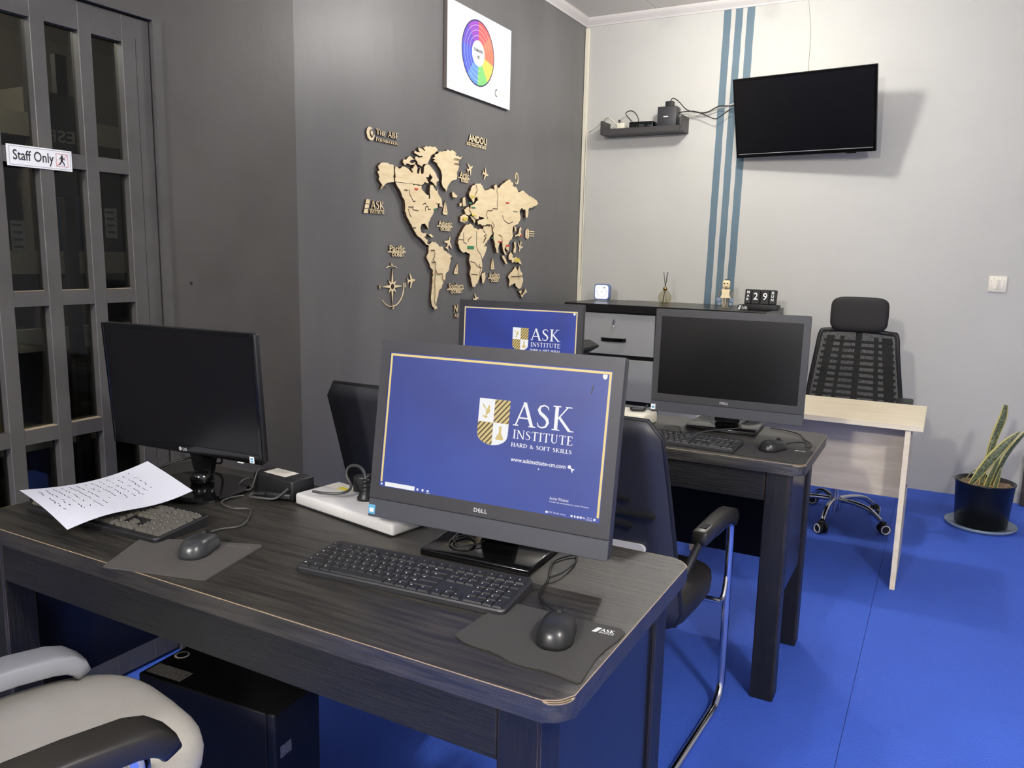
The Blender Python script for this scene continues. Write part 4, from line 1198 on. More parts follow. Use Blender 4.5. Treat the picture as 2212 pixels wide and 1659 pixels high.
def aio(label, cx, cy, cz, yaw, tilt, lit, base_dx=0.0):
    """all-in-one computer; (cx, cy, cz) is the centre of its face"""
    t = thing('all_in_one_computer', label, 'computer', (cx, cy, 0.79), math.radians(yaw), 'all-in-one computers')
    L = (0, 0, cz - 0.79)
    R = (-math.radians(tilt), 0, 0)
    W, H = 0.27, 0.19
    P = lambda mb, nm, m, par=t: mb.build(nm, m, par, L if par is t else None, R if par is t else None)
    P(MB().box(-W, W, 0.004, 0.030, -H, H, None, 0.006).box(-0.19, 0.19, 0.030, 0.052, -0.15, 0.12, None, 0.012), 'housing', 'bezel')
    SX, ST, SB = 0.2482, 0.1640, -0.1222
    mb = MB()
    fo = [(-W, -0.1495), (W, -0.1495), (W, H), (-W, H)]
    fi = [(-SX, SB), (SX, SB), (SX, ST), (-SX, ST)]
    vs = [(p[0], d, p[1]) for d in (0.0, 0.0039) for p in fo + fi]
    fs = []
    for i in range(4):
        j = (i + 1) % 4
        fs += [(i, j, 4 + j, 4 + i), (8 + j, 8 + i, 12 + i, 12 + j), (j, i, 8 + i, 8 + j), (4 + i, 4 + j, 12 + j, 12 + i)]
    mb.raw(vs, fs)
    P(mb, 'bezel', 'bezel')
    P(MB().box(-W, W, -0.0005, 0.0039, -H, -0.1512, None, 0.001, 1), 'chin', 'chin')
    P(MB().box(-W + .002, W - .002, 0.0025, 0.0038, -0.1512, -0.1496), 'chin_groove', 'groove')
    mb = MB()
    x = -0.0165
    for ch, wd, rot in (('D', .0085, 0), ('E', .0062, 24), ('L', .0056, 0), ('L', .0056, 0)):
        v, f = text_geo(ch, 0.035)
        v = fit_geo(v, -wd / 2, wd / 2, -.0042, .0042)
        v = [Matrix.Rotation(math.radians(rot), 4, 'Z') @ q for q in v]
        mb.raw([(q.x + x + wd / 2, q.y - 0.1372, 0) for q in v], f, Matrix.Translation((0, -0.0004, 0)) @ FACE)
        x += wd + 0.0014
    P(mb, 'maker_logo', 'logo_silver')
    P(MB().box(-0.2695, -0.2525, -0.0010, -0.0004, -0.1845, -0.1645), 'chip_sticker', 'sticker_blue' if lit == 1 else 'logo_white')
    P(MB().box(-0.266, -0.256, -0.0013, -0.0010, -0.180, -0.172), 'sticker_print', 'logo_white' if lit == 1 else 'sticker_blue')
    sm = {0: 'screen_off_matte', 1: 'scr_blue', 2: 'scr_blue2'}[lit]
    sc = P(MB().box(-SX, SX, 0.0016, 0.0039, SB, ST), 'screen', sm)
    if lit:
        F = lambda d: Matrix.Translation((0, 0.0014 - d, 0)) @ FACE
        mb = MB()
        g = 0.0046
        x0, x1, z0, z1 = -0.2462, 0.2462, -0.1125, 0.1615
        for q in ((x0, x0 + g, z0, z1), (x1 - g, x1, z0, z1), (x0, x1, z1 - g, z1)):
            mb.raw([(q[0], q[2], 0), (q[1], q[2], 0), (q[1], q[3], 0), (q[0], q[3], 0)], [(0, 1, 2, 3)], F(0))
        mb.build('wallpaper_border', 'scr_gold', sc)
        shield(sc, 0.0012)
        for body, a, b, c, d, bd in (('ASK', .0524, .1801, .0408, .0880, 1.0), ('INSTITUTE', .0545, .1804, .0152, .0327, 1.0), ('HARD & SOFT SKILLS', .0525, .1802, -.0010, .0070, 1.35)):
            v, f = serif_geo(body, bold=bd)
            MB().raw(fit_geo(v, a, b, c, d), f, F(0)).build('wallpaper_words', 'scr_white', sc)
        v, f = text_geo('www.askinstitute-cm.com', 0.014)
        mb = MB()
        mb.raw(fit_geo(v, .0543, .1708, -.0300, -.0216), f, F(0))
        mb.prism([(.1785 + .0035 * math.cos(k * PI / 6), -.0252 + .0035 * math.sin(k * PI / 6)) for k in range(12)], 0, 0.0001, F(0))
        mb.prism([(.1805, -.0265), (.1905, -.0290), (.1860, -.0310), (.1850, -.0365)], 0, 0.0001, F(0))
        mb.prism([(.1145, -.0355), (.1175, -.0390), (.1160, -.0400), (.1145, -.0392)], 0, 0.0001, F(0))
        mb.build('web_address', 'scr_white', sc)
        # task bar
        MB().raw([(-SX, SB, 0), (SX, SB, 0), (SX, -.1126, 0), (-SX, -.1126, 0)], [(0, 1, 2, 3)], F(0)).build('task_bar', 'scr_taskbar' if lit == 2 else 'scr_blue', sc)
        mb = MB()
        q = lambda a, b, c, d: mb.raw([(a, c, 0), (b, c, 0), (b, d, 0), (a, d, 0)], [(0, 1, 2, 3)], F(0.0003))
        q(-.234, -.160, -.1208, -.1118)
        q(-.2445, -.2405, -.1190, -.1150)
        for k in range(3):
            q(-.155 + .0125 * k, -.1505 + .0125 * k, -.119, -.1145)
        q(-.132, -.122, -.1213, -.1207)
        for k, (a, wd) in enumerate(((.138, .005), (.190, .004), (.197, .003), (.2025, .004), (.2085, .004), (.236, .004))):
            q(a, a + wd, -.119, -.115)
        for body, a, b, c, d in (('Activer Windows', .1440, .1830, -.0925, -.0865), ('Acceder aux parametres pour activer Windows.', .1440, .2250, -.0985, -.0945), ('22C Partly sunny', .1445, .1800, -.1190, -.1150), ('FRA', .2140, .2200, -.1188, -.1152), ('10:16', .2235, .2330, -.1165, -.1140), ('29/03/2026', .2215, .2340, -.1205, -.1178)):
            v, f = text_geo(body)
            mb.raw(fit_geo(v, a, b, c, d), f, F(0.0003))
        mb.prism([(.2290, .1560), (.2380, .1560), (.2380, .1500), (.2350, .1465), (.2310, .1475), (.2290, .1510)], 0.0003, 0.0004, F(0))
        mb.build('desktop_icons', 'scr_white', sc)['kind'] = 'stuff'
        if lit == 1:
            mb = MB()
            ribbon(mb, [(.2120, .1330), (.2110, .1290), (.2100, .1240), (.2090, .1180)], 0.0022, 0.0004, F(0))
            mb.build('screen_smudge', 'scr_brown', sc)
    # stand
    by0 = -0.055
    bx('stand_base', 'gloss_black', -0.122 + base_dx, 0.122 + base_dx, by0, by0 + 0.20, 0.0005, 0.014, t, bev=0.003)
    mb = MB()
    mb.box(-0.045, 0.045, 0.055, 0.075, 0.0143, cz - 0.79 + 0.02, None, 0.008)
    mb.build('stand_neck', 'soft_black', t)
    mb = MB()
    mb.cyl((-0.05, 0.066, cz - 0.79 - 0.02), (0.05, 0.066, cz - 0.79 - 0.02), 0.020, n=16)
    mb.build('stand_hinge', 'soft_black', t)
    return t


aio('all-in-one computer with lit blue desktop, largest, in the foreground', -0.777, 1.336, 1.029, 2.7, 9.0, 1)
aio('all-in-one computer with lit blue screen half hidden behind the foreground one', -1.493, 2.800, 1.025, 4.5, 3.0, 2)
aio('all-in-one computer with a switched-off dark screen on the second desk', -0.665, 2.842, 1.025, 2.3, 2.3, 0)

# ------------------------------------------------------------------ the other monitor
t = thing('flat_monitor', 'black flat monitor with dark screen on curved stand beside the paper', 'monitor', (-1.66, 1.319, 0.79), math.radians(3.7))
flat_monitor = t
L, R = (0, 0, 0.256), (math.radians(3.5), 0, 0)
MB().box(-0.255, 0.255, 0.004, 0.024, -0.16, 0.16, None, 0.006).box(-0.17, 0.17, 0.024, 0.045, -0.11, 0.11, None, 0.012).build('housing', 'black_plastic', t, L, R)
mb = MB()
mb.box(-.255, -.247, 0, .0039, -.16, .16, None, .001, 1).box(.247, .255, 0, .0039, -.16, .16, None, .001, 1).box(-.247, .247, 0, .0039, .150, .16, None, .001, 1).box(-.247, .247, 0, .0039, -.16, -.137, None, .001, 1)
mb.build('bezel', 'gloss_black', t, L, R)
MB().box(-.247, .247, .0014, .0039, -.137, .150).build('screen', 'screen_off_matte', t, L, R)
mb = MB()
mb.prism([(-.013 + .0052 * math.cos(k * PI / 8), -.150 + .0052 * math.sin(k * PI / 8)) for k in range(16)], 0.0004, 0.0006, FACE)
v, f = text_geo('LG', 0.03)
mb.raw(fit_geo(v, -.005, .0090, -.1545, -.1460), f, Matrix.Translation((0, -0.0004, 0)) @ FACE)
mb.build('maker_logo', 'logo_silver', t, L, R)
MB().box(.216, .230, -.0006, -.0001, -.158, -.142).build('energy_sticker', 'logo_white', t, L, R)
MB().box(.219, .227, -.0009, -.0006, -.150, -.145).box(.219, .227, -.0009, -.0006, -.156, -.152).build('sticker_print', 'sticker_blue', t, L, R)
MB().box(.176, .194, -.0004, .004, -.1625, -.1603).build('power_light', 'logo_white', t, L, R)
mb = MB()
mb.prism([(-.055, .10), (.055, .10), (.030, .0), (.020, -.015), (-.020, -.015), (-.030, 0)], -0.060, -0.045, Matrix.Translation((0.02, 0, 0.045)) @ FACE)
mb.build('stand_neck', 'gloss_black', t)
MB().lathe([(0, 0.012), (0.026, 0.012), (0.030, 0.020), (0.028, 0.036), (0.018, 0.046), (0, 0.048)], 24, (0.02, 0.045, 0.0)).build('stand_joint', 'gloss_black', t)
pts = []
for k in range(40):
    a = 2 * PI * k / 40
    ca, sa = math.cos(a), math.sin(a)
    pts.append((0.02 + 0.135 * math.copysign(abs(ca) ** 0.6, ca), 0.03 + 0.112 * math.copysign(abs(sa) ** 0.6, sa)))
mb = MB()
vs = [(x, y, 0.0005) for x, y in pts] + [(x, y, 0.007) for x, y in pts] + [(0.02 + (x - 0.02) * .93, 0.03 + (y - 0.03) * .93, 0.0125) for x, y in pts]
n = 40
mb.raw(vs, [(i, (i + 1) % n, n + (i + 1) % n, n + i) for i in range(n)] + [(n + i, n + (i + 1) % n, 2 * n + (i + 1) % n, 2 * n + i) for i in range(n)] + [tuple(range(2 * n, 3 * n)), tuple(range(n - 1, -1, -1))])
mb.build('stand_base', 'gloss_black', t)


# ------------------------------------------------------------------ keyboards, mice, pads
KEYS = {}


def key_mesh(wu, hu, mat, h):
    k = (wu, hu, mat)
    if k not in KEYS:
        a, b = wu * 0.019 / 2 - 0.0008, hu * 0.019 / 2 - 0.0008
        i = 0.0014 if h < 0.005 else 0.003
        vs = [(-a, -b, 0), (a, -b, 0), (a, b, 0), (-a, b, 0), (-a + i, -b + i, h), (a - i, -b + i, h), (a - i, b - i, h), (-a + i, b - i, h)]
        me = MB().raw(vs, [(0, 3, 2, 1), (4, 5, 6, 7), (0, 1, 5, 4), (1, 2, 6, 5), (2, 3, 7, 6), (3, 0, 4, 7)]).mesh('key')
        me.materials.append(M[mat])
        KEYS[k] = me
    return KEYS[k]


def layout():
    """(x, row, width, height) in key units; row 0 is the function row"""
    out = []
    x = 0
    for g, n in ((0, 1), (1, 4), (0.5, 4), (0.5, 4)):
        x += g
        for k in range(n):
            out.append((x, 0, 1, 1)); x += 1
    for r, ws in ((1, [1] * 13 + [2]), (2, [1.5] + [1] * 12 + [1.5]), (3, [1.75] + [1] * 11 + [2.25]), (4, [2.25] + [1] * 10 + [2.75]), (5, [1.25, 1.25, 1.25, 6.25, 1.25, 1.25, 1.25, 1.25])):
        x = 0
        for wd in ws:
            out.append((x, r, wd, 1)); x += wd
    nx = 15.3
    for r in (0, 1, 2):
        for k in range(3):
            out.append((nx + k, r, 1, 1))
    out += [(nx + 1, 4, 1, 1), (nx, 5, 1, 1), (nx + 1, 5, 1, 1), (nx + 2, 5, 1, 1)]
    px = 18.6
    for r in (0, 1):
        for k in range(4):
            out.append((px + k, r, 1, 1))
    for r in (2, 3, 4):
        for k in range(3):
            out.append((px + k, r, 1, 1))
    out += [(px + 3, 2, 1, 2), (px + 3, 4, 1, 2), (px, 5, 2, 1), (px + 2, 5, 1, 1)]
    return out


def keyboard(label, x, y, yaw, body='kb_body', kmat='key', kh=0.0035, slope=3.0, legends=True, depth=0.136):
    t = thing('keyboard', label, 'keyboard', (x, y, 0.79), math.radians(yaw), 'computer keyboards')
    hx, hy = 0.221, depth / 2
    sl = math.tan(math.radians(slope))
    zf = 0.012
    top = lambda yy: zf + (yy + hy) * sl
    mb = MB()
    r = 0.010
    pts = []
    for cx, cy, a0 in ((hx - r, hy - r, 0), (-hx + r, hy - r, 90), (-hx + r, -hy + r, 180), (hx - r, -hy + r, 270)):
        for k in range(5):
            a = math.radians(a0 + 22.5 * k)
            pts.append((cx + r * math.cos(a), cy + r * math.sin(a)))
    n = len(pts)
    vs = [(a, b, 0.001) for a, b in pts] + [(a, b, top(b) - 0.003) for a, b in pts] + [(a * .992, b * .978, top(b)) for a, b in pts]
    mb.raw(vs, [(i, (i + 1) % n, n + (i + 1) % n, n + i) for i in range(n)] + [(n + i, n + (i + 1) % n, 2 * n + (i + 1) % n, 2 * n + i) for i in range(n)] + [tuple(range(2 * n, 3 * n)), tuple(range(n - 1, -1, -1))])
    mb.build('keyboard_body', body, t)
    u = 0.019
    x0 = -22.6 * u / 2
    ytop = hy - 0.016
    lg = MB()
    for kx, r_, kw, kq in layout():
        gap = 0.004 if r_ > 0 else 0.0
        xc = x0 + (kx + kw / 2) * u
        yc = ytop - gap - (r_ + kq / 2) * u * 0.98
        o = put('key', key_mesh(kw, kq, kmat, kh), t, (xc, yc, top(yc) - 0.0002), (math.radians(slope), 0, 0))
        if legends and not (r_ == 5 and kw > 6):
            q = rnd.uniform(0.0015, 0.0028) * (1.7 if kw > 1.2 else 1)
            xl, yl, zl = xc - kw * u / 2 + 0.0048, yc + 0.0030, top(yc + 0.003) + kh + 0.0002
            lg.raw([(xl, yl - .0011, zl - .0011 * sl), (xl + q, yl - .0011, zl - .0011 * sl), (xl + q, yl + .0013, zl + .0013 * sl), (xl, yl + .0013, zl + .0013 * sl)], [(0, 1, 2, 3)])
    if legends:
        o = lg.build('key_legends', 'legend', t)
        o['kind'] = 'stuff'
    return t


keyboard('black slim keyboard in front of the lit foreground computer', -0.835, 1.163, 4.6)
keyboard('black slim keyboard on the second desk before the dark screen', -0.766, 2.572, -1.0)
keyboard('old chunky black keyboard half covered by the handwritten sheet', -1.614, 1.098, 1.5, 'black_plastic', 'key_grey', 0.0075, 5.0, True, 0.145)


def mouse(label, x, y, yaw, cable, cmat='cable_black', mat='mouse_shell', w_=0.0335, l_=0.057, h_=0.037):
    t = thing('computer_mouse', label, 'mouse', (x, y, 0.7932), math.radians(yaw), 'computer mice')
    nu, nv = 28, 10
    vs, fs = [], []
    for i in range(nv + 1):
        ph = (PI / 2) * i / nv
        for j in range(nu):
            th = 2 * PI * j / nu
            ct, st = math.cos(th), math.sin(th)
            sx = math.copysign(abs(ct) ** 0.75, ct); sy = math.copysign(abs(st) ** 0.8, st)
            rr = math.cos(ph) ** 0.55
            yy = l_ * sy * rr
            ww = w_ * (1.0 - 0.10 * (yy / l_ + 0.2) ** 2) * (1 - 0.12 * math.exp(-((yy / l_) / 0.4) ** 2))
            zz = h_ * math.sin(ph) * (0.86 - 0.20 * (yy / l_))
            vs.append((ww * sx * rr, yy, max(0.0, zz)))
    for i in range(nv):
        for j in range(nu):
            fs.append((i * nu + j, i * nu + (j + 1) % nu, (i + 1) * nu + (j + 1) % nu, (i + 1) * nu + j))
    fs.append(tuple(range(nu - 1, -1, -1)))
    MB().raw(vs, fs, None, True).build('mouse_shell', mat, t)
    MB().cyl((-0.0035, 0.026, h_ * 0.70), (0.0035, 0.026, h_ * 0.70), 0.0085, n=16).build('scroll_wheel', 'groove', t)
    MB().box(-0.0006, 0.0006, 0.036, 0.050, h_ * .42, h_ * .62).build('button_seam', 'groove', t)
    MB().tube(cable, 0.0021, 6).build('mouse_cable', cmat, t)
    return t


def w2l(pts, x, y, yaw, z0=0.7932):
    c, s = math.cos(math.radians(-yaw)), math.sin(math.radians(-yaw))
    return [((a - x) * c - (b - y) * s, (a - x) * s + (b - y) * c, zz - z0) for a, b, zz in pts]


x, y, a = -0.503, 1.100, 16
mouse('glossy black mouse on the wavy mouse pad in the foreground', x, y, a, w2l([(-.518, 1.146, .802), (-.542, 1.165, .800), (-.583, 1.203, .7955), (-.600, 1.24, .7945), (-.612, 1.293, .7945), (-.633, 1.345, .7945), (-.641, 1.386, .7945), (-.62, 1.43, .7945), (-.605, 1.405, .7945), (-.599, 1.366, .797), (-.599, 1.323, .7985), (-.609, 1.291, .7985)], x, y, a))
x, y, a = -1.285, 1.055, 24
mouse('dark grey mouse on the plain mouse pad beside the paper', x, y, a, w2l([(-1.306, 1.099, .802), (-1.336, 1.118, .799), (-1.348, 1.138, .795), (-1.344, 1.165, .7945), (-1.329, 1.183, .7945), (-1.328, 1.21, .7945), (-1.363, 1.26, .7945), (-1.397, 1.292, .7945), (-1.431, 1.276, .7945), (-1.462, 1.279, .7945), (-1.495, 1.296, .7945), (-1.503, 1.330, .7945), (-1.49, 1.36, .7945)], x, y, a), 'cable_grey', 'mouse_grey')
x, y, a = -0.447, 2.620, -22
mouse('black mouse on the small pad beside the dark screen on the second desk', x, y, a, w2l([(-.429, 2.668, .802), (-.403, 2.690, .806), (-.391, 2.725, .803), (-.369, 2.749, .798), (-.355, 2.701, .7945), (-.35, 2.76, .7945), (-.38, 2.822, .7945), (-.41, 2.90, .7945), (-.46, 2.94, .7945), (-.52, 2.955, .7945)], x, y, a), w_=0.034)


def pad(label, poly, mat, logo=None, curl=0.0, seed=0):
    cx = sum(p[0] for p in poly) / len(poly); cy = sum(p[1] for p in poly) / len(poly)
    t = thing('mouse_pad', label, 'mouse pad', (cx, cy, 0.79), 0, 'mouse pads')
    MB().prism([(a - cx, b - cy) for a, b in poly], 0.0004, 0.0030, None).build('pad_sheet', mat, t)
    if logo:
        (a, b), sc, rz, body = logo
        mb = MB()
        mt = Matrix.Translation((a - cx, b - cy, 0.0032)) @ Matrix.Rotation(rz, 4, 'Z') @ Matrix.Scale(sc, 4)
        if body == 'ASK':
            for k in range(3):
                mb.prism([(-.75 - .1 * k, .5 - .32 * k), (-.35 - .1 * k, .5 - .32 * k), (-.45 - .1 * k, .24 - .32 * k), (-.85 - .1 * k, .24 - .32 * k)], 0, .001, mt)
            v, f = serif_geo('ASK', bold=1.4)
            mb.raw(fit_geo(v, -.4, .9, -.12, .45), f, mt)
            v, f = serif_geo('INSTITUTE', bold=1.4)
            mb.raw(fit_geo(v, -.4, .9, -.45, -.22), f, mt)
        else:
            v, f = text_geo(body)
            mb.raw(fit_geo(v, -1, 1, -.06, .06), f, mt)
        mb.build('pad_print', 'logo_white' if body == 'ASK' else 'label_dim', t)
    return t


wav = [(-.645, 1.016), (-.625, 1.004), (-.600, 1.000), (-.575, 1.001), (-.553, .996), (-.530, .988), (-.506, .987), (-.480, .991), (-.455, .990), (-.430, .985), (-.415, .984), (-.411, .990), (-.414, 1.02), (-.418, 1.06), (-.416, 1.10), (-.411, 1.13), (-.410, 1.165), (-.420, 1.174), (-.50, 1.172), (-.58, 1.170), (-.632, 1.168), (-.640, 1.10)]
pad('black cloth mouse pad with wavy edge and ASK logo at the desk corner', wav, 'rubber', ((-.440, 1.150), 0.019, 0.10, 'ASK'))
pad('plain grey mouse pad jutting over the front desk edge', [(-1.376, .905), (-1.372, .901), (-1.165, .955), (-1.158, .962), (-1.197, 1.136), (-1.206, 1.142), (-1.44, 1.045), (-1.445, 1.037)], 'rubber_grey', ((-1.262, 1.100), 0.055, 0.30, 'ultra thin mouse pad gaming'))
pad('black mouse pad with ASK logo on the second desk', [(-.545, 2.494), (-.50, 2.490), (-.45, 2.493), (-.40, 2.484), (-.335, 2.480), (-.330, 2.52), (-.335, 2.58), (-.329, 2.66), (-.34, 2.672), (-.50, 2.672), (-.545, 2.665)], 'rubber', ((-.366, 2.645), 0.018, 0.0, 'ASK'))

# ------------------------------------------------------------------ things on the foreground desk
A, B, Cc, D = Vector((-1.843, 1.017, .838)), Vector((-1.733, 1.275, .846)), Vector((-1.498, 1.217, .842)), Vector((-1.557, .949, .817))
t = thing('paper_sheet', 'curled sheet of paper with handwriting lying across the old keyboard', 'paper', (-1.66, 1.11, 0.79))
n = 18


def pap(u, v_, off=0.0):
    p = (A * (1 - u) + B * u) * (1 - v_) + (D * (1 - u) + Cc * u) * v_
    bul = 0.010 * math.sin(PI * u) * (1 - v_) * -1 + 0.020 * (u ** 3) * (1 - v_) ** 2 + 0.006 * math.sin(PI * v_) + 0.006 * math.sin(2 * PI * u) * v_
    return p + Vector((0, 0, bul + off)) - Vector((-1.66, 1.11, 0.79))


mb = MB()
vs = [pap(i / n, j / n) for i in range(n + 1) for j in range(n + 1)]
m_ = len(vs)
vs += [pap(i / n, j / n, -0.0003) for i in range(n + 1) for j in range(n + 1)]
fs = []
for i in range(n):
    for j in range(n):
        a, b, c, d = i * (n + 1) + j, (i + 1) * (n + 1) + j, (i + 1) * (n + 1) + j + 1, i * (n + 1) + j + 1
        fs += [(d, c, b, a), (m_ + a, m_ + b, m_ + c, m_ + d)]
mb.raw(vs, fs, None, True)
mb.build('sheet', 'paper', t)
mb = MB()
for row in range(13):
    u = 0.10 + row * 0.058
    v_ = 0.10
    lim = 0.82 - 0.25 * rnd.random()
    while v_ < lim:
        ln = rnd.uniform(0.015, 0.05)
        if rnd.random() < 0.72:
            a, b = pap(u + rnd.uniform(-.006, .006), v_, 0.0006), pap(u + rnd.uniform(-.01, .012), v_ + ln, 0.0006)
            e = (pap(u + 0.012, v_, 0.0006) - pap(u, v_, 0.0006)).normalized() * 0.0009
            mb.raw([a - e, b - e, b + e, a + e], [(0, 1, 2, 3)])
        v_ += ln + 0.012
mb.build('handwriting', 'ink', t)

t = thing('power_adapter', 'black power adapter block with a pale label beside the monitor stand', 'adapter', (-1.432, 1.436, 0.79), math.radians(-6))
bx('adapter_body', 'black_plastic', -0.072, 0.078, -0.036, 0.036, 0.0005, 0.052, t, bev=0.005)
bx('adapter_label', 'label', -0.048, 0.034, -0.020, 0.024, 0.0522, 0.0526, t)
MB().cyl((-0.070, -0.02, 0.026), (-0.095, -0.024, 0.028), 0.008, 0.0045, 12).build('cable_boot', 'black_plastic', t)
MB().tube([(-.095, -.024, .028), (-.115, -.03, .022), (-.118, -.045, .010), (-.09, -.058, .006), (-.06, -.052, .012), (-.052, -.044, .040), (-.058, -.03, .056), (-.075, .0, .05), (-.10, .05, .012), (-.14, .06, .004)], 0.002, 6).build('output_cable', 'cable_grey', t)
mb = MB()
mb.box(-0.02, 0.05, -0.0085, 0.0085, -0.0075, 0.0075, Matrix.Translation((0.028, -0.052, 0.014)) @ Matrix.Rotation(0.35, 4, 'Z'), 0.004)
mb.cyl((0.010, -0.059, 0.014), (-0.022, -0.071, 0.012), 0.0078, 0.0045, 12)
mb.build('mains_plug', 'black_plastic', t)
MB().tube([(-.022, -.071, .012), (-.030, -.076, .009), (-.020, -.083, .007), (.01, -.076, .008), (.045, -.060, .010), (.075, -.046, .0365)], 0.0032, 8).build('mains_cable', 'cable_grey', t)

t = thing('power_strip', 'white multi-socket power strip behind the foreground computer', 'power strip', (-1.160, 1.420, 0.79), math.radians(-10))
bx('strip_body', 'white_plastic', -0.172, 0.172, -0.068, 0.068, 0.0005, 0.030, t, bev=0.007)
bx('strip_seam', 'soft_black', -0.169, 0.169, -0.0688, -0.066, 0.0010, 0.0042, t)
for k in range(3):
    MB().cyl((-0.10 + 0.1 * k, 0.012, 0.0295), (-0.10 + 0.1 * k, 0.012, 0.0306), 0.021, n=20).build('socket', 'label', t)
bx('rating_label', 'label', -0.165, -0.085, 0.020, 0.062, 0.0301, 0.0304, t)
bx('warning_label', 'label_warn', -0.125, -0.085, 0.022, 0.040, 0.0305, 0.0308, t)
t = thing('mains_plug', 'black round mains plug with ribbed neck standing in the white power strip', 'plug', (-1.162, 1.432, 0.8206))
MB().lathe([(0, 0.0002), (0.021, 0.0002), (0.021, 0.006), (0.012, 0.020), (0.010, 0.022), (0.012, 0.024), (0.012, 0.028), (0.009, 0.029), (0.009, 0.032), (0.012, 0.033), (0.012, 0.037), (0.008, 0.038), (0.008, 0.041), (0.010, 0.043), (0.011, 0.046), (0.006, 0.050), (0, 0.050)], 20).build('plug_body', 'black_plastic', t)
MB().tube([(0, 0, .048), (-.012, .006, .066), (-.035, .012, .074), (-.060, .012, .068), (-.066, .008, .048), (-.045, .0, .022), (-.05, -.03, .014), (-.09, -.045, .012), (-.121, -.049, .0125)], 0.0034, 8).build('plug_cable', 'cable_grey', t)
t = thing('black_connector', 'small black plug block on the rear edge of the white power strip', 'plug', (-1.212, 1.478, 0.8206), 0.2)
bx('connector_body', 'black_plastic', -0.018, 0.018, -0.014, 0.014, 0.0002, 0.040, t, bev=0.004)
MB().tube([(0, .008, .036), (.01, .03, .034), (.03, .055, .012), (.03, .075, -.02)], 0.0026, 6).build('connector_cable', 'cable_black', t)
# loose wires under the foreground computer
o = MB().tube([(-.882, 1.44, .8065), (-.875, 1.397, .8065), (-.861, 1.331, .8065), (-.833, 1.307, .8065), (-.804, 1.32, .807), (-.815, 1.36, .8065), (-.85, 1.38, .8075), (-.86, 1.345, .809), (-.83, 1.322, .8085), (-.80, 1.345, .810), (-.795, 1.365, .812)], 0.0018, 6).build('wire_loop', 'cable_black')
tag(o, 'thin black wire coiled on the stand base under the foreground computer', 'cable')
o = MB().tube([(-.918, 1.45, .793), (-.920, 1.40, .793), (-.914, 1.365, .793), (-.904, 1.335, .793)], 0.0018, 6).build('wire_end', 'cable_grey')
tag(o, 'short thin wire lying left of the coiled wire under the computer', 'cable')
# cables behind the flat monitor
MB().tube(w2l([(-1.66, 1.375, .93), (-1.665, 1.43, .88), (-1.70, 1.475, .82), (-1.80, 1.46, .825), (-1.86, 1.40, .80), (-1.865, 1.33, .7945), (-1.86, 1.27, .7945)], -1.66, 1.319, 3.7, 0.79), 0.003, 6).build('monitor_cable', 'cable_black', flat_monitor)

# ------------------------------------------------------------------ things on the second desk
t = thing('power_strip', 'ivory power strip on the second desk left of the dark screen', 'power strip', (-0.985, 2.79, 0.79), math.radians(-6))
bx('strip_body', 'cream', -0.13, 0.068, -0.07, 0.055, 0.0005, 0.042, t, bev=0.005)
for k in range(2):
    MB().cyl((-0.07 + 0.08 * k, 0.0, 0.0415), (-0.07 + 0.08 * k, 0.0, 0.0428), 0.02, n=20).build('socket', 'label', t)
t = thing('mains_plug', 'flat black plug in the ivory power strip on the second desk', 'plug', (-0.973, 2.790, 0.8333), math.radians(20))
MB().pillow(-0.03, 0.03, -0.017, 0.017, 0.0002, 0.018, 0.6).build('plug_body', 'black_plastic', t)
MB().tube([(.024, 0, .012), (.034, .012, .016), (.032, .04, .014), (.012, .075, -.01), (.0, .10, -.039)], 0.0032, 8).build('plug_cable', 'cable_black', t)
o = MB().tube([(-.86, 2.76, .7945), (-.81, 2.78, .7945), (-.775, 2.70, .7945), (-.74, 2.742, .7945), (-.79, 2.79, .7955), (-.80, 2.86, .7945)], 0.002, 6).build('wire_loop', 'cable_black')
tag(o, 'thin black wire on the second desk beside the computer stand', 'cable')
o = MB().tube([(-.71, 2.652, .8045), (-.69, 2.69, .8095), (-.66, 2.74, .809), (-.62, 2.80, .8075), (-.60, 2.84, .8075), (-.62, 2.88, .8075)], 0.0022, 6).build('keyboard_cable', 'cable_grey')
tag(o, 'grey keyboard cable running over the stand base on the second desk', 'cable')


# ------------------------------------------------------------------ black cantilever chairs
def slab_curve(mb, rows, th):
    """rows: list of (z, y, half width); a bent panel with rounded outline, thickness th towards -y"""
    vs, fs = [], []
    nx = 8
    for z, y, hw in rows:
        for i in range(nx + 1):
            u = -1 + 2 * i / nx
            vs.append((hw * u, y - 0.018 * (1 - u * u), z))
    m = len(vs)
    vs += [(a, b - th, c) for a, b, c in vs]
    R_ = len(rows)
    for r in range(R_ - 1):
        for i in range(nx):
            a, b, c, d = r * (nx + 1) + i, r * (nx + 1) + i + 1, (r + 1) * (nx + 1) + i + 1, (r + 1) * (nx + 1) + i
            fs += [(d, c, b, a), (m + a, m + b, m + c, m + d)]
    rim = [i for i in range(nx + 1)] + [r * (nx + 1) + nx for r in range(1, R_)] + [(R_ - 1) * (nx + 1) + i for i in range(nx - 1, -1, -1)] + [r * (nx + 1) for r in range(R_ - 2, 0, -1)]
    for k in range(len(rim)):
        a, b = rim[k], rim[(k + 1) % len(rim)]
        fs.append((a, b, m + b, m + a))
    return mb.raw(vs, fs, None, True)


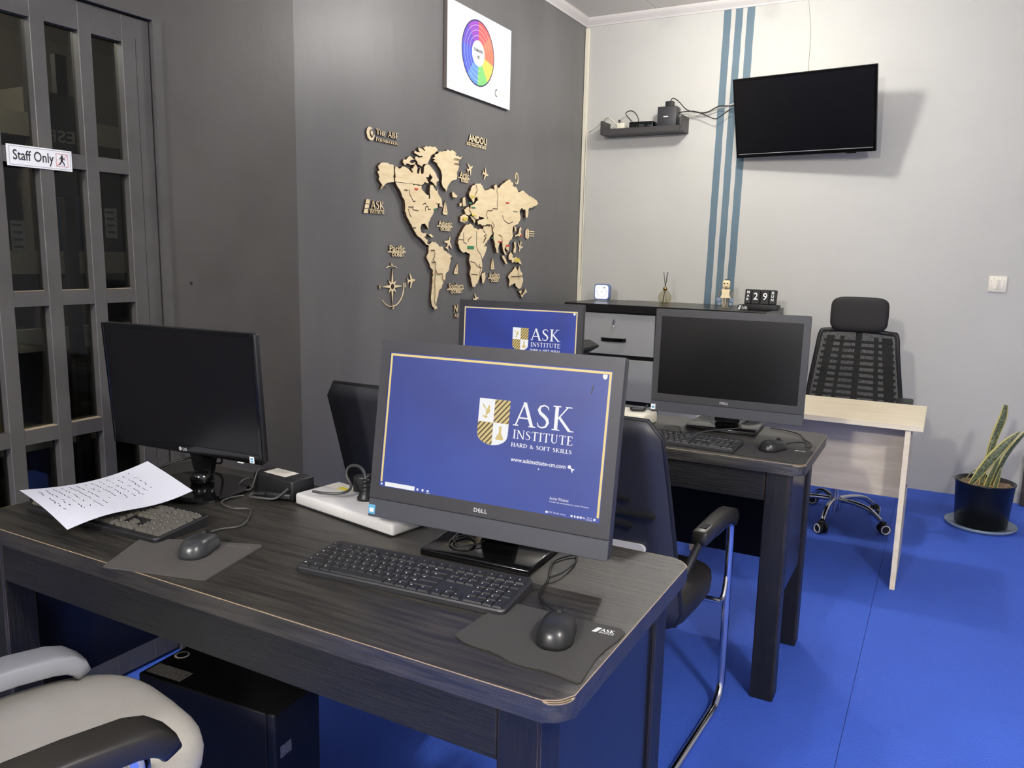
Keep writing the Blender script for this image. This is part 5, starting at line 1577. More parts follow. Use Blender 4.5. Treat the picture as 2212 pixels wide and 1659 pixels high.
def arm_shape(mb, sx, y0, y1, z, wd=0.048, th=0.036, drop=0.0):
    """arm pad: flat top, rounded ends, front end curling down"""
    t2 = th * 0.5
    L = y1 - y0
    path = [(y0, z - t2, 0.80), (y0 + 0.006, z - t2, 0.97), (y0 + L * .25, z - t2 + 0.002, 1.0), (y0 + L * .5, z - t2 + 0.004, 1.0), (y0 + L * .72, z - t2 + 0.002, 1.0), (y1 - 0.055, z - t2 - 0.004, 1.0), (y1 - 0.028, z - t2 - 0.012, 0.98), (y1 - 0.010, z - t2 - 0.026, 0.92), (y1 - 0.002, z - t2 - 0.042, 0.80)]
    return mb.sweep(path, wd, th, sx, 20, 0.36)


def visitor_chair(label, x, y, yaw, plate):
    t = thing('visitor_chair', label, 'chair', (x, y, 0), math.radians(yaw), 'black cantilever chairs')
    rows = []
    for k in range(15):
        u = k / 14
        z = 0.43 + 0.585 * u
        hw = 0.257 - 0.020 * u
        if u > 0.93:
            hw -= 0.03 * ((u - 0.93) / 0.07) ** 2
        if u < 0.07:
            hw -= 0.02 * (1 - u / 0.07)
        rows.append((z, -0.205 - 0.185 * u ** 1.15, hw))
    slab_curve(MB(), rows, 0.022).build('backrest_shell', 'chair_shell', t)
    rows2 = [(z, yy + 0.026, hw - 0.02) for z, yy, hw in rows[2:-1]]
    slab_curve(MB(), rows2, 0.024).build('backrest_pad', 'leatherette', t)
    MB().tube([(hw * s_, yy - 0.011, z) for s_, seq in ((1, rows), (-1, rows[::-1])) for z, yy, hw in seq], 0.008, 6, False).build('backrest_piping', 'soft_black', t)
    for z, a, b in ((0.800, -0.06, 0.150), (0.757, -0.06, 0.212), (0.722, -0.06, 0.150)):
        u = (z - 0.43) / 0.585
        yy = -0.205 - 0.185 * u ** 1.15 - 0.040
        bx('shell_slot', 'groove', a, b, yy - 0.0012, yy + 0.016, z - 0.003, z + 0.003, t)
    if plate:
        u = (0.660 - 0.43) / 0.585
        yy = -0.205 - 0.185 * u ** 1.15 - 0.041
        mb = MB()
        pl = [(0.165 + 0.014 * math.cos(math.radians(a)), 0.014 * math.sin(math.radians(a))) for a in range(-90, 91, 15)] + [(-0.04 + 0.014 * math.cos(math.radians(a)), 0.014 * math.sin(math.radians(a))) for a in range(90, 271, 15)]
        mb.prism(pl, -0.012, 0.003, Matrix.Translation((0, yy + 0.002, 0.658)) @ FACE)
        mb.build('white_plate', 'white_plastic', t)
    MB().pillow(-0.235, 0.235, -0.215, 0.225, 0.375, 0.475, 0.42).build('seat', 'leatherette', t)
    for s in (-1, 1):
        X = s * 0.260
        pts = [(X, 0.02, 0.622), (X, 0.14, 0.622), (X, 0.185, 0.612), (X, 0.205, 0.575), (X, 0.208, 0.40), (X, 0.212, 0.14), (X, 0.205, 0.060), (X, 0.165, 0.022), (X, 0.10, 0.0145), (X, -0.25, 0.0135)]
        MB().tube(pts, 0.0125, 10, True, 4).build('frame_tube', 'chrome', t)
        arm_shape(MB(), X, -0.115, 0.215, 0.668, 0.046, 0.042).build('armrest', 'arm_black', t)
        bx('arm_inset', 'groove', X - 0.010, X + 0.010, -0.085, -0.045, 0.6685, 0.6705, t)
        MB().tube([(X, -0.09, 0.64), (X - s * .01, -0.17, 0.58), (X - s * 0.03, -0.22, 0.50)], 0.011, 8).build('arm_bracket', 'soft_black', t)
    MB().tube([(-0.260, -0.25, 0.0135), (0, -0.26, 0.0135), (0.260, -0.25, 0.0135)], 0.0125, 10, False).build('rear_floor_bar', 'chrome', t)
    MB().tube([(-0.258, 0.15, 0.365), (0, 0.15, 0.365), (0.258, 0.15, 0.365)], 0.010, 8, False).build('seat_support', 'chrome', t)
    for q in (-1, 1):
        MB().tube([(q * 0.257, 0.208, 0.44), (q * 0.257, 0.18, 0.37), (q * 0.25, 0.15, 0.365)], 0.009, 6).build('seat_link', 'chrome', t)
    return t


visitor_chair('black chrome-framed visitor chair at the second desk with white plate on its back', -0.783, 2.19, -2.5, True)
visitor_chair('black visitor chair behind the power strip, only its back corner showing', -1.360, 2.19, 0, False)

# ------------------------------------------------------------------ pale chair in the foreground
t = thing('desk_chair', 'pale grey upholstered desk chair with one grey and one black armrest', 'chair', (-1.285, 0.60, 0), math.radians(-12))
MB().pillow(-0.285, 0.205, -0.24, 0.350, 0.455, 0.560, 0.62, 40, 18).build('seat', 'grey_fabric', t)
MB().pillow(-0.23, 0.23, -0.335, -0.255, 0.60, 1.02, 0.5).build('backrest', 'grey_fabric', t)
bx('seat_pan', 'soft_black', -0.20, 0.20, -0.2, 0.20, 0.415, 0.462, t, bev=0.01)
MB().tube([(0, -0.29, 0.64), (0, -0.27, 0.50), (0, -0.16, 0.43)], 0.022, 8).build('back_bracket', 'soft_black', t)
arm_shape(MB(), -0.225, -0.17, 0.25, 0.625, 0.078, 0.04).build('armrest', 'grey_arm', t)['label'] = 'grey plastic armrest'
arm_shape(MB(), 0.245, -0.30, 0.20, 0.695, 0.075, 0.045).build('armrest', 'arm_black', t)['label'] = 'black plastic armrest'
MB().tube([(-0.225, 0.02, 0.60), (-0.235, 0.03, 0.52), (-0.20, 0.02, 0.435), (-0.12, 0.0, 0.43)], 0.016, 8).build('arm_post', 'grey_arm', t)
MB().tube([(0.245, 0.150, 0.665), (0.258, 0.150, 0.60), (0.262, 0.12, 0.50), (0.225, 0.05, 0.435), (0.12, 0.0, 0.43)], 0.018, 8).build('arm_post', 'chrome', t)
MB().cyl((0, 0, 0.10), (0, 0, 0.42), 0.025, n=16).build('gas_column', 'chrome', t)
for k in range(5):
    a = math.radians(90 + 72 * k)
    c, s_ = math.cos(a), math.sin(a)
    MB().tube([(0.02 * c, 0.02 * s_, 0.115), (0.15 * c, 0.15 * s_, 0.105), (0.27 * c, 0.27 * s_, 0.075)], 0.018, 8).build('base_spoke', 'soft_black', t)
    MB().cyl((0.27 * c - 0.02 * s_, 0.27 * s_ + 0.02 * c, 0.0265), (0.27 * c + 0.02 * s_, 0.27 * s_ - 0.02 * c, 0.0265), 0.026, n=16).build('caster', 'soft_black', t)

# ------------------------------------------------------------------ mesh office chair
t = thing('mesh_office_chair', 'black mesh-backed office chair with padded headrest behind the pale desk', 'chair', (-0.430, 4.545, 0), 0)
MB().pillow(-0.25, 0.25, -0.27, 0.22, 0.45, 0.53, 0.4).build('seat', 'headrest', t)
prof = [(0.60, 0.225, 0.245), (0.68, 0.235, 0.238), (0.80, 0.215, 0.222), (0.92, 0.205, 0.206), (1.005, 0.215, 0.194)]
DX = 0.022
fr = [(DX - hw, y, z) for z, y, hw in prof] + [(DX - 0.165, 0.218, 1.022), (DX, 0.205, 1.030), (DX + 0.165, 0.218, 1.018)] + [(DX + hw, y, z) for z, y, hw in prof[::-1]]
MB().tube(fr + [(DX, 0.235, 0.575), fr[0]], 0.0125, 8, True, 4).build('back_frame', 'soft_black', t)
mb = MB()
vs, fs = [], []
pr2 = prof + [(1.022, 0.217, 0.17)]
for z, y, hw in pr2:
    for i in range(9):
        u = -1 + i / 4
        vs.append((DX + hw * u, y - 0.02 * u * u + 0.004, z))
for r in range(len(pr2) - 1):
    for i in range(8):
        fs.append((r * 9 + i, r * 9 + i + 1, (r + 1) * 9 + i + 1, (r + 1) * 9 + i))
mb.raw(vs, fs, None, True)
mb.build('mesh_back', 'mesh', t)
for k in range(10):
    z = 0.655 + 0.034 * k
    hw = 0.222 - 0.05 * (z - 0.65) / 0.35
    MB().tube([(DX - hw, 0.232, z + .004), (DX - hw * .5, 0.252, z), (DX, 0.26, z), (DX + hw * .5, 0.252, z), (DX + hw, 0.232, z + .004)], 0.0085, 6, False).build('back_rib', 'rib', t)
for u, wd in ((-0.80, 0.020), (-0.46, 0.010), (0.50, 0.012), (0.80, 0.026)):
    mb = MB()
    for z0, z1 in ((0.62, 0.80), (0.80, 0.99)):
        h0, h1 = 0.228 - 0.05 * (z0 - .65) / .35, 0.228 - 0.05 * (z1 - .65) / .35
        mb.raw([(DX + u * h0 - wd, .255, z0), (DX + u * h0 + wd, .255, z0), (DX + u * h1 + wd, .255, z1), (DX + u * h1 - wd, .255, z1), (DX + u * h0 - wd, .262, z0), (DX + u * h0 + wd, .262, z0), (DX + u * h1 + wd, .262, z1), (DX + u * h1 - wd, .262, z1)], [(0, 1, 2, 3), (7, 6, 5, 4), (0, 4, 5, 1), (1, 5, 6, 2), (2, 6, 7, 3), (3, 7, 4, 0)])
    mb.build('back_strut', 'rib', t)
MB().pillow(DX - 0.150, DX + 0.146, 0.165, 0.245, 1.022, 1.212, 0.42, 32, 14).build('headrest', 'headrest', t)
MB().tube([(DX, 0.245, 1.08), (DX, 0.275, 1.02), (DX, 0.275, 0.80), (DX, 0.26, 0.55), (DX, 0.12, 0.44)], 0.017, 8).build('back_spine', 'soft_black', t)
for s in (-1, 1):
    MB().tube([(s * 0.20, 0.0, 0.44), (s * 0.285, 0.0, 0.47), (s * 0.29, 0.02, 0.66)], 0.016, 8).build('arm_post', 'soft_black', t)
    bx('armrest', 'soft_black', s * 0.29 - 0.04, s * 0.29 + 0.04, -0.10, 0.16, 0.6605, 0.685, t, bev=0.010)
MB().cyl((0, 0, 0.09), (0, 0, 0.44), 0.024, n=16).build('gas_column', 'chrome', t)
bx('seat_mechanism', 'soft_black', -0.09, 0.09, -0.09, 0.12, 0.425, 0.455, t, bev=0.01)
MB().cyl((0, 0, 0.055), (0, 0, 0.125), 0.036, n=20).build('base_hub', 'chrome', t)
for k in range(5):
    a = math.radians(-96 + 72 * k)
    c, s_ = math.cos(a), math.sin(a)
    MB().tube([(0.03 * c, 0.03 * s_, 0.118), (0.12 * c, 0.12 * s_, 0.120), (0.20 * c, 0.20 * s_, 0.105), (0.262 * c, 0.262 * s_, 0.066)], 0.0135, 8).build('base_spoke', 'chrome', t)
    bx('caster_hood', 'soft_black', -0.012, 0.012, -0.016, 0.016, 0.035, 0.066, t, bev=0.004, loc=(0.276 * c, 0.276 * s_, 0), rot=(0, 0, a))
    q = a + 0.9
    cw, sw = math.cos(q), math.sin(q)
    for off in (-0.017, 0.017):
        cen = Vector((0.282 * c + off * sw, 0.282 * s_ - off * cw, 0.0285))
        ax = Vector((sw, -cw, 0)) * 0.007
        MB().cyl(cen - ax, cen + ax, 0.028, n=20).build('caster_wheel', 'soft_black', t)
        mb = MB()
        rr = []
        e1 = Vector((cw, sw, 0)); e2 = Vector((0, 0, 1))
        sgn = 1 if off > 0 else -1
        mb.tube([cen + ax * sgn * 1.05 + (e1 * math.cos(j * PI / 10) + e2 * math.sin(j * PI / 10)) * 0.0215 for j in range(21)], 0.0038, 6, False)
        mb.build('caster_ring', 'white_plastic', t)

# ------------------------------------------------------------------ plant
t = thing('potted_snake_plant', 'snake plant with yellow-edged leaves in a black pot by the rear wall', 'plant', (0.278, 4.86, 0))
MB().lathe([(0, 0.014), (0.122, 0.014), (0.126, 0.018), (0.142, 0.245), (0.146, 0.247), (0.146, 0.253), (0.138, 0.253), (0.134, 0.225), (0.0, 0.220)], 48).build('pot', 'pot', t)
MB().lathe([(0, 0.0), (0.160, 0.0), (0.172, 0.012), (0.174, 0.020), (0.166, 0.022), (0.158, 0.010), (0, 0.010)], 48).build('saucer', 'saucer', t)
mb = MB()
vs, fs = [(0, 0, 0.236)], []
for r in range(1, 7):
    for k in range(24):
        a = 2 * PI * k / 24
        vs.append((0.132 * r / 6 * math.cos(a), 0.132 * r / 6 * math.sin(a), 0.232 + rnd.uniform(-.007, .008)))
for k in range(24):
    fs.append((0, 1 + k, 1 + (k + 1) % 24))
for r in range(5):
    for k in range(24):
        fs.append((1 + r * 24 + k, 1 + (r + 1) * 24 + k, 1 + (r + 1) * 24 + (k + 1) % 24, 1 + r * 24 + (k + 1) % 24))
mb.raw(vs, fs, None, True)
mb.build('soil', 'soil', t)


def leaf(path, widths, side, mat='leaf'):
    path = [Vector(p) for p in path]
    n = 20
    pts, wd = [], []
    for i in range(n + 1):
        u = i / n * (len(path) - 1)
        k = min(int(u), len(path) - 2)
        f_ = u - k
        p0 = path[max(k - 1, 0)]; p1 = path[k]; p2 = path[k + 1]; p3 = path[min(k + 2, len(path) - 1)]
        pts.append(0.5 * ((2 * p1) + (p2 - p0) * f_ + (2 * p0 - 5 * p1 + 4 * p2 - p3) * f_ * f_ + (3 * p1 - p0 - 3 * p2 + p3) * f_ ** 3))
        wd.append(widths[k] * (1 - f_) + widths[k + 1] * f_)
    side = Vector(side).normalized()
    vs, fs, uv = [], [], []
    m = 6
    for i, p in enumerate(pts):
        d = (pts[min(i + 1, n)] - pts[max(i - 1, 0)]).normalized()
        s_ = (side - d * side.dot(d)).normalized()
        nn = d.cross(s_)
        for j in range(m + 1):
            q = -1 + 2 * j / m
            vs.append(p + s_ * wd[i] / 2 * q - nn * wd[i] * 0.18 * (1 - q * q))
            uv.append((j / m, i / n))
    for i in range(n):
        for j in range(m):
            a = i * (m + 1) + j
            fs.append((a, a + 1, a + m + 2, a + m + 1))
    k = len(vs)
    # back side a little behind: the leaf has thickness
    vs2 = []
    for i, p in enumerate(pts):
        for j in range(m + 1):
            vs2.append(vs[i * (m + 1) + j] + Vector((0, 0.0025, 0)))
    fs2 = [tuple(k + q for q in reversed(f)) for f in fs]
    rim = [i * (m + 1) for i in range(n + 1)] + [n * (m + 1) + j for j in range(1, m + 1)] + [i * (m + 1) + m for i in range(n - 1, -1, -1)] + [j for j in range(m - 1, 0, -1)]
    rf = [(rim[q], rim[(q + 1) % len(rim)], k + rim[(q + 1) % len(rim)], k + rim[q]) for q in range(len(rim))]
    me = bpy.data.meshes.new('leaf')
    allv = vs + vs2
    me.from_pydata([tuple(v) for v in allv], [], fs + fs2 + rf)
    ul = me.uv_layers.new(name='UVMap')
    uvs = uv + uv
    for lp in me.loops:
        ul.data[lp.index].uv = uvs[lp.vertex_index]
    for p_ in me.polygons:
        p_.use_smooth = True
    me.materials.append(M[mat])
    put('leaf', me, t)


leaf([(-.02, -.02, .225), (0.000, .0, .38), (0.022, .02, .50), (0.046, .02, .60), (0.052, .02, .672)], [.020, .030, .040, .040, .022], (1, 0.1, 0))
leaf([(-.075, -.06, .225), (-.030, -.055, .31), (0.020, -.05, .40), (0.080, -.04, .49), (0.128, -.03, .548)], [.016, .044, .054, .038, .002], (1, -.1, -.75))
leaf([(0.02, -.01, .225), (0.055, .0, .33), (0.090, .0, .43), (0.15, .02, .53), (0.20, .03, .60)], [.018, .034, .036, .026, .003], (1, 0.8, -.4))
leaf([(0.005, -.03, .225), (0.020, -.03, .29), (0.040, -.03, .36), (0.052, -.028, .40)], [.030, .030, .022, .002], (1, 0.2, -.2))
leaf([(0.045, -.03, .222), (0.052, -.03, .27), (0.060, -.028, .32), (0.063, -.025, .345)], [.022, .022, .014, .002], (1, 0.0, -.1))
leaf([(-.100, -.02, .228), (-.075, -.02, .285), (-.045, -.02, .312), (-.01, -.02, .325)], [.012, .010, .014, .002], (0.6, -1, 0), 'dry_leaf')
leaf([(-.115, -.03, .228), (-.13, -.03, .262), (-.155, -.035, .262), (-.165, -.04, .25)], [.004, .005, .005, .001], (0.6, -1, 0), 'dry_leaf')
leaf([(-.118, -.015, .228), (-.110, -.02, .250), (-.100, -.03, .256), (-.09, -.05, .244)], [.006, .008, .008, .002], (0.6, -1, 0), 'dry_leaf')

o = MB().box(0.495, 0.80, 5.40, 5.425, 0.001, 0.30, None, 0.004, 1).build('leaning_board', 'board')
tag(o, 'dark brown board standing on the carpet at the far right edge', 'board')

# ------------------------------------------------------------------ switch, socket line, screw on the rear wall
t = thing('rotary_switch', 'square ivory rotary switch on the pale rear wall', 'switch', (0.255, YB, 1.290))
bx('switch_plate', 'switch', -0.047, 0.047, -0.010, -0.0005, -0.047, 0.047, t, bev=0.004)
MB().cyl((0, -0.0102, 0), (0, -0.0135, 0), 0.031, n=28).build('switch_dial', 'switch', t)
bx('dial_grip', 'switch', -0.0045, 0.0045, -0.024, -0.0136, -0.028, 0.028, t, bev=0.003)
mb = MB()
for k in range(5):
    a = math.radians(30 + 30 * k)
    mb.box(0.037 * math.cos(a) - .0015, 0.037 * math.cos(a) + .0015, -0.0106, -0.0102, 0.037 * math.sin(a) - .002, 0.037 * math.sin(a) + .002)
mb.build('dial_marks', 'label_dim', t)
o = MB().tube([(-.927, YB - .006, 2.994), (-.912, YB - .006, 2.90), (-.901, YB - .006, 2.82), (-.898, YB - .006, 2.72), (-.897, YB - .006, 2.60), (-.896, YB - .010, 2.45)], 0.004, 8).build('wall_cable', 'cable_white')
tag(o, 'white cable running down the rear wall to the television', 'cable')

# ------------------------------------------------------------------ television
t = thing('television', 'black flat television tilted forward on the pale rear wall', 'television', (-0.874, 5.242, 2.2786), math.radians(-6.9))
R = (math.radians(19), 0, 0)
W, H = 0.421, 0.2425
MB().box(-W, W, 0.005, 0.026, -H, H, None, 0.004).box(-0.30, 0.30, 0.026, 0.058, -0.20, 0.10, None, 0.015).build('housing', 'black_plastic', t, None, R)
mb = MB()
mb.box(-W, -W + .016, 0, .0049, -H, H, None, .0015, 1).box(W - .016, W, 0, .0049, -H, H, None, .0015, 1).box(-W + .016, W - .016, 0, .0049, H - .016, H, None, .0015, 1).box(-W + .016, W - .016, -0.003, .0049, -H, -H + .022, None, .002, 1)
mb.build('bezel', 'gloss_black', t, None, R)
MB().box(-W + .016, W - .016, .0016, .0049, -H + .022, H - .016).build('screen', 'tv_screen', t, None, R)
MB().box(-W + .016, W - .016, -.0018, .0014, -H + .0222, -H + .0245).build('lower_trim_line', 'logo_silver', t, None, R)
MB().box(0.25, 0.31, 0.004, 0.02, -H - .006, -H - .0003).build('infrared_window', 'gloss_black', t, None, R)
mb = MB()
mb.box(-0.12, 0.12, 0.175, 0.188, -0.12, 0.12)
mb.build('wall_plate', 'soft_black', t, (0.024, 0.024, 0), (0, 0, math.radians(6.9)))
MB().tube([(0.04, 0.205, 0.0), (-0.02, 0.15, -0.01), (0.0, 0.06, -0.02)], 0.016, 8, False).build('swing_arm', 'soft_black', t)

# ------------------------------------------------------------------ wall shelf with router
t = thing('wall_shelf', 'small dark floating shelf left of the blue-grey stripes', 'shelf', (-1.930, YB, 2.236))
bx('shelf_board', 'shelf_grey', -0.275, 0.275, -0.145, -0.001, 0.0, 0.030, t)
bx('shelf_end', 'shelf_grey', -0.292, -0.2755, -0.145, -0.001, 0.0, 0.092, t)
bx('shelf_end', 'shelf_grey', 0.2755, 0.292, -0.145, -0.001, 0.0, 0.100, t)
bx('front_lip', 'shelf_grey', -0.275, 0.275, -0.153, -0.1455, 0.0, 0.036, t)
t = thing('router', 'dark grey box-shaped router on the floating shelf', 'router', (-1.757, 5.385, 2.2664))
bx('router_body', 'bezel', -0.066, 0.066, -0.045, 0.045, 0.0002, 0.135, t, bev=0.005)
bx('router_badge', 'logo_white', -0.022, 0.010, -0.0458, -0.0452, 0.066, 0.072, t)
t = thing('power_brick', 'small black power brick on top of the router', 'adapter', (-1.752, 5.382, 2.4018))
bx('brick_body', 'black_plastic', -0.027, 0.027, -0.02, 0.02, 0.0002, 0.036, t, bev=0.004)
MB().tube([(0, 0, .033), (.018, -.002, .055), (.055, -.002, .036), (.10, -.002, -.01), (.14, 0, -.035), (.205, 0, -.05), (.25, 0, -.070), (.30, 0, -.092), (.325, 0, -.092), (.37, 0, -.063), (.41, -.005, -.040)], 0.0033, 8).build('brick_cable', 'cable_black', t)
t = thing('media_box', 'flat black box lying on the floating shelf', 'device', (-1.93, 5.385, 2.2664))
bx('box_body', 'gloss_black', -0.088, 0.082, -0.055, 0.050, 0.0002, 0.046, t, bev=0.004)
MB().tube([(-.075, .0, .044), (-.132, -.002, .105), (-.120, -.002, .126), (-.09, -.002, .127), (-.062, -.002, .108), (-.040, -.002, .065), (-.05, 0, .044)], 0.0033, 8).build('box_cable', 'cable_black', t)
t = thing('cable_adapter', 'small white adapter at the left end of the floating shelf', 'adapter', (-2.085, 5.375, 2.2664))
bx('adapter_body', 'cream', -0.032, 0.020, -0.02, 0.02, 0.0002, 0.050, t, bev=0.004)
MB().cyl((-0.02, 0, 0.0502), (-0.022, 0, 0.072), 0.008, n=12).build('adapter_jack', 'board', t)
o = MB().tube([(-2.118, 5.385, 2.292), (-2.15, 5.39, 2.33), (-2.182, 5.395, 2.352), (-2.204, 5.41, 2.366), (-2.236, 5.43, 2.362), (-2.278, 5.445, 2.338), (-2.331, 5.448, 2.302), (-2.369, 5.438, 2.28), (-2.376, 5.436, 2.22), (-2.379, 5.437, 1.9), (-2.38, 5.437, 1.6), (-2.379, 5.437, 1.2)], 0.0045, 8).build('white_cable', 'cable_white')
tag(o, 'white cable from the floating shelf down along the corner trunking', 'cable')
o = MB().tube([(-1.689, 5.40, 2.343), (-1.641, 5.43, 2.349), (-1.568, 5.43, 2.349), (-1.498, 5.43, 2.361), (-1.429, 5.42, 2.381), (-1.382, 5.41, 2.382), (-1.332, 5.40, 2.397), (-1.25, 5.40, 2.40)], 0.004, 8).build('white_cable', 'cable_white')
tag(o, 'white cable running from the router to the television', 'cable')
o = MB().tube([(-1.689, 5.385, 2.362), (-1.657, 5.42, 2.373), (-1.598, 5.42, 2.371), (-1.545, 5.415, 2.357), (-1.493, 5.41, 2.362), (-1.429, 5.40, 2.388), (-1.373, 5.395, 2.386), (-1.332, 5.39, 2.383), (-1.26, 5.39, 2.38)], 0.0036, 8).build('black_cable', 'cable_black')
tag(o, 'lower black cable running from the router to the television', 'cable')

# ------------------------------------------------------------------ drawer cabinet and what stands on it
t = thing('drawer_cabinet', 'low grey and black drawer cabinet against the rear wall', 'cabinet', (-1.585, 5.14, 0))
bx('cabinet_top', 'cab_black', -0.655, 0.655, -0.290, 0.30, 1.047, 1.095, t, bev=0.002, seg=1)
bx('carcass', 'cab_black', -0.63, 0.63, -0.255, 0.29, 0.02, 1.0465, t)
for x0, x1, keyed in ((-0.612, -0.028, True), (0.020, 0.606, False)):
    for z0, z1 in ((0.768, 1.035), (0.470, 0.741), (0.172, 0.443)):
        d = bx('drawer', 'grey_drawer', x0, x1, -0.272, -0.2555, z0, z1, t, bev=0.0015, seg=1)
        xm = (x0 + x1) / 2 + 0.018
        zh = z0 + 0.098
        mb = MB()
        hpts = [(xm - 0.087 + 0.174 * k / 12, zh - 0.004 * 0) for k in range(13)]
        vs, fs = [], []
        for k in range(13):
            u = -1 + 2 * k / 12
            xx = xm + 0.087 * u
            yy = -0.2725 - 0.030 * (1 - u * u) ** 0.5
            for zz in (zh - 0.012, zh + 0.012):
                vs += [(xx, yy, zz), (xx, yy - 0.004, zz)]
        for k in range(12):
            a, b = 4 * k, 4 * (k + 1)
            fs += [(a, a + 2, b + 2, b), (a + 1, b + 1, b + 3, a + 3), (a, b, b + 1, a + 1), (a + 2, a + 3, b + 3, b + 2)]
        mb.raw(vs, fs, None, False)
        mb.build('handle', 'gloss_black', d)
        if z0 > 0.7 and keyed:
            xk = xm + 0.002
            MB().cyl((xk, -0.2725, 0.987), (xk, -0.278, 0.987), 0.011, n=16).build('lock', 'chrome', d)
            mb = MB()
            mb.box(xk - 0.007, xk + 0.007, -0.290, -0.2785, 0.966, 0.992, None, 0.003, 1)
            mb.cyl((xk + .001, -0.284, 0.958), (xk + .001, -0.286, 0.950), 0.004, n=8)
            mb.build('key', 'chrome', d)
zc = 1.0952
t = thing('desk_clock', 'small square clock with bright lit face on the drawer cabinet', 'clock', (-2.118, 5.20, zc), math.radians(4))
mb = MB()
rr = []
for cx, cz, a0 in ((.034, .034, 0), (-.034, .034, 90), (-.034, -.034, 180), (.034, -.034, 270)):
    for k in range(7):
        a = math.radians(a0 + 15 * k)
        rr.append((cx + .021 * math.cos(a), cz + .021 * math.sin(a) + .062))
mb.prism(rr, 0.0, 0.045, Matrix.Translation((0, 0.045, 0)) @ FACE)
mb.build('clock_case', pbr('clock_case_blue', (104, 122, 176), 0.3), t)
MB().prism([(a * .87, (b - .062) * .87 + .062) for a, b in rr], 0.0002, 0.0015, FACE).build('clock_face', 'clock_face', t)
mb = MB()
for a, b, wd in (((0, .060), (-.008, .068), .002), ((0, .060), (.014, .066), .002), ((0, .060), (-.002, .048), .001)):
    ribbon(mb, [a, b], wd, 0.0018, FACE)
for k, ch in enumerate(('12', '1', '2', '3', '4', '5', '6', '7', '8', '9', '10', '11')):
    v, f = text_geo(ch)
    a = math.radians(90 - 30 * k)
    cx, cz = .035 * math.cos(a), .062 + .035 * math.sin(a)
    mb.raw(fit_geo(v, cx - .004, cx + .004, cz - .005, cz + .005), f, Matrix.Translation((0, -0.0018, 0)) @ FACE)
mb.build('clock_dial', pbr('clock_print', (92, 100, 130), 0.5), t)
MB().box(-0.035, 0.035, 0.008, 0.04, 0.0, 0.012).build('clock_foot', 'white_plastic', t)

t = thing('reed_diffuser', 'clear glass reed diffuser bottle with black reeds on the cabinet', 'diffuser', (-1.652, 5.17, zc))
MB().lathe([(0, 0.0), (0.022, 0.0), (0.034, 0.012), (0.045, 0.035), (0.044, 0.055), (0.030, 0.080), (0.014, 0.092), (0.011, 0.096), (0.011, 0.110)], 28).build('bottle', 'vial', t)
MB().lathe([(0, 0.004), (0.024, 0.005), (0.0, 0.007)], 24).build('bottle_base', glass_mat('thick_glass', (214, 200, 160), 0.05, 1.2), t)
MB().lathe([(0.0112, 0.092), (0.0135, 0.092), (0.0135, 0.112), (0.0112, 0.112)], 20).build('collar', 'brass', t)
for a, b in ((-.018, .010), (-.010, -.012), (.012, .010), (.017, -.006), (.004, .014)):
    MB().cyl((-a * .9, -b, 0.012), (a, b, 0.212), 0.0016, n=6).build('reed', 'reed', t)

t = thing('robot_figurine', 'small wooden robot figurine with grey gears before the painted stripes', 'figurine', (-1.238, 5.13, zc), math.radians(6))
MB().pillow(-0.024, 0.024, -0.018, 0.018, 0.122, 0.174, 0.5).build('head', 'ply', t)
mb = MB()
for x in (-0.010, 0.009):
    mb.cyl((x, -0.0172, 0.154), (x, -0.0205, 0.154), 0.0045, n=12)
mb.box(-0.006, 0.010, -0.0195, -0.017, 0.129, 0.134)
mb.build('face_features', 'print_dark', t)
MB().prism([(-.026, .116), (.026, .116), (.022, .085), (.032, .062), (-.032, .062), (-.022, .085)], -0.016, 0.016, FACE).build('torso', 'ply', t)
bx('hair', 'board', -0.010, 0.016, -0.012, 0.012, 0.1735, 0.180, t, bev=0.002)
bx('neck', 'ply_edge', -0.008, 0.008, -0.008, 0.008, 0.1155, 0.124, t)
for x in (-0.010, 0.012):
    MB().cyl((x, 0, 0.002), (x, 0, 0.0625), 0.0085, 0.007, 10).build('leg', 'raw_wood' if x < 0 else 'store_wall', t)
for s in (-1, 1):
    MB().tube([(s * .026, 0, .108), (s * .042, -.004, .092), (s * .040, -.012, .066)], 0.006, 8).build('arm', 'store_wall', t)
    mb = MB()
    mb.cyl((s * .042, -.016, .052), (s * .042, -.008, .052), 0.013, n=10, smooth=False)
    mb.cyl((s * .036, -.014, .024), (s * .036, -.006, .024), 0.010, n=10, smooth=False)
    mb.build('gear', 'saucer', t)
bx('figurine_base', 'store_wall', -0.045, 0.045, -0.022, 0.022, 0.0, 0.0045, t)

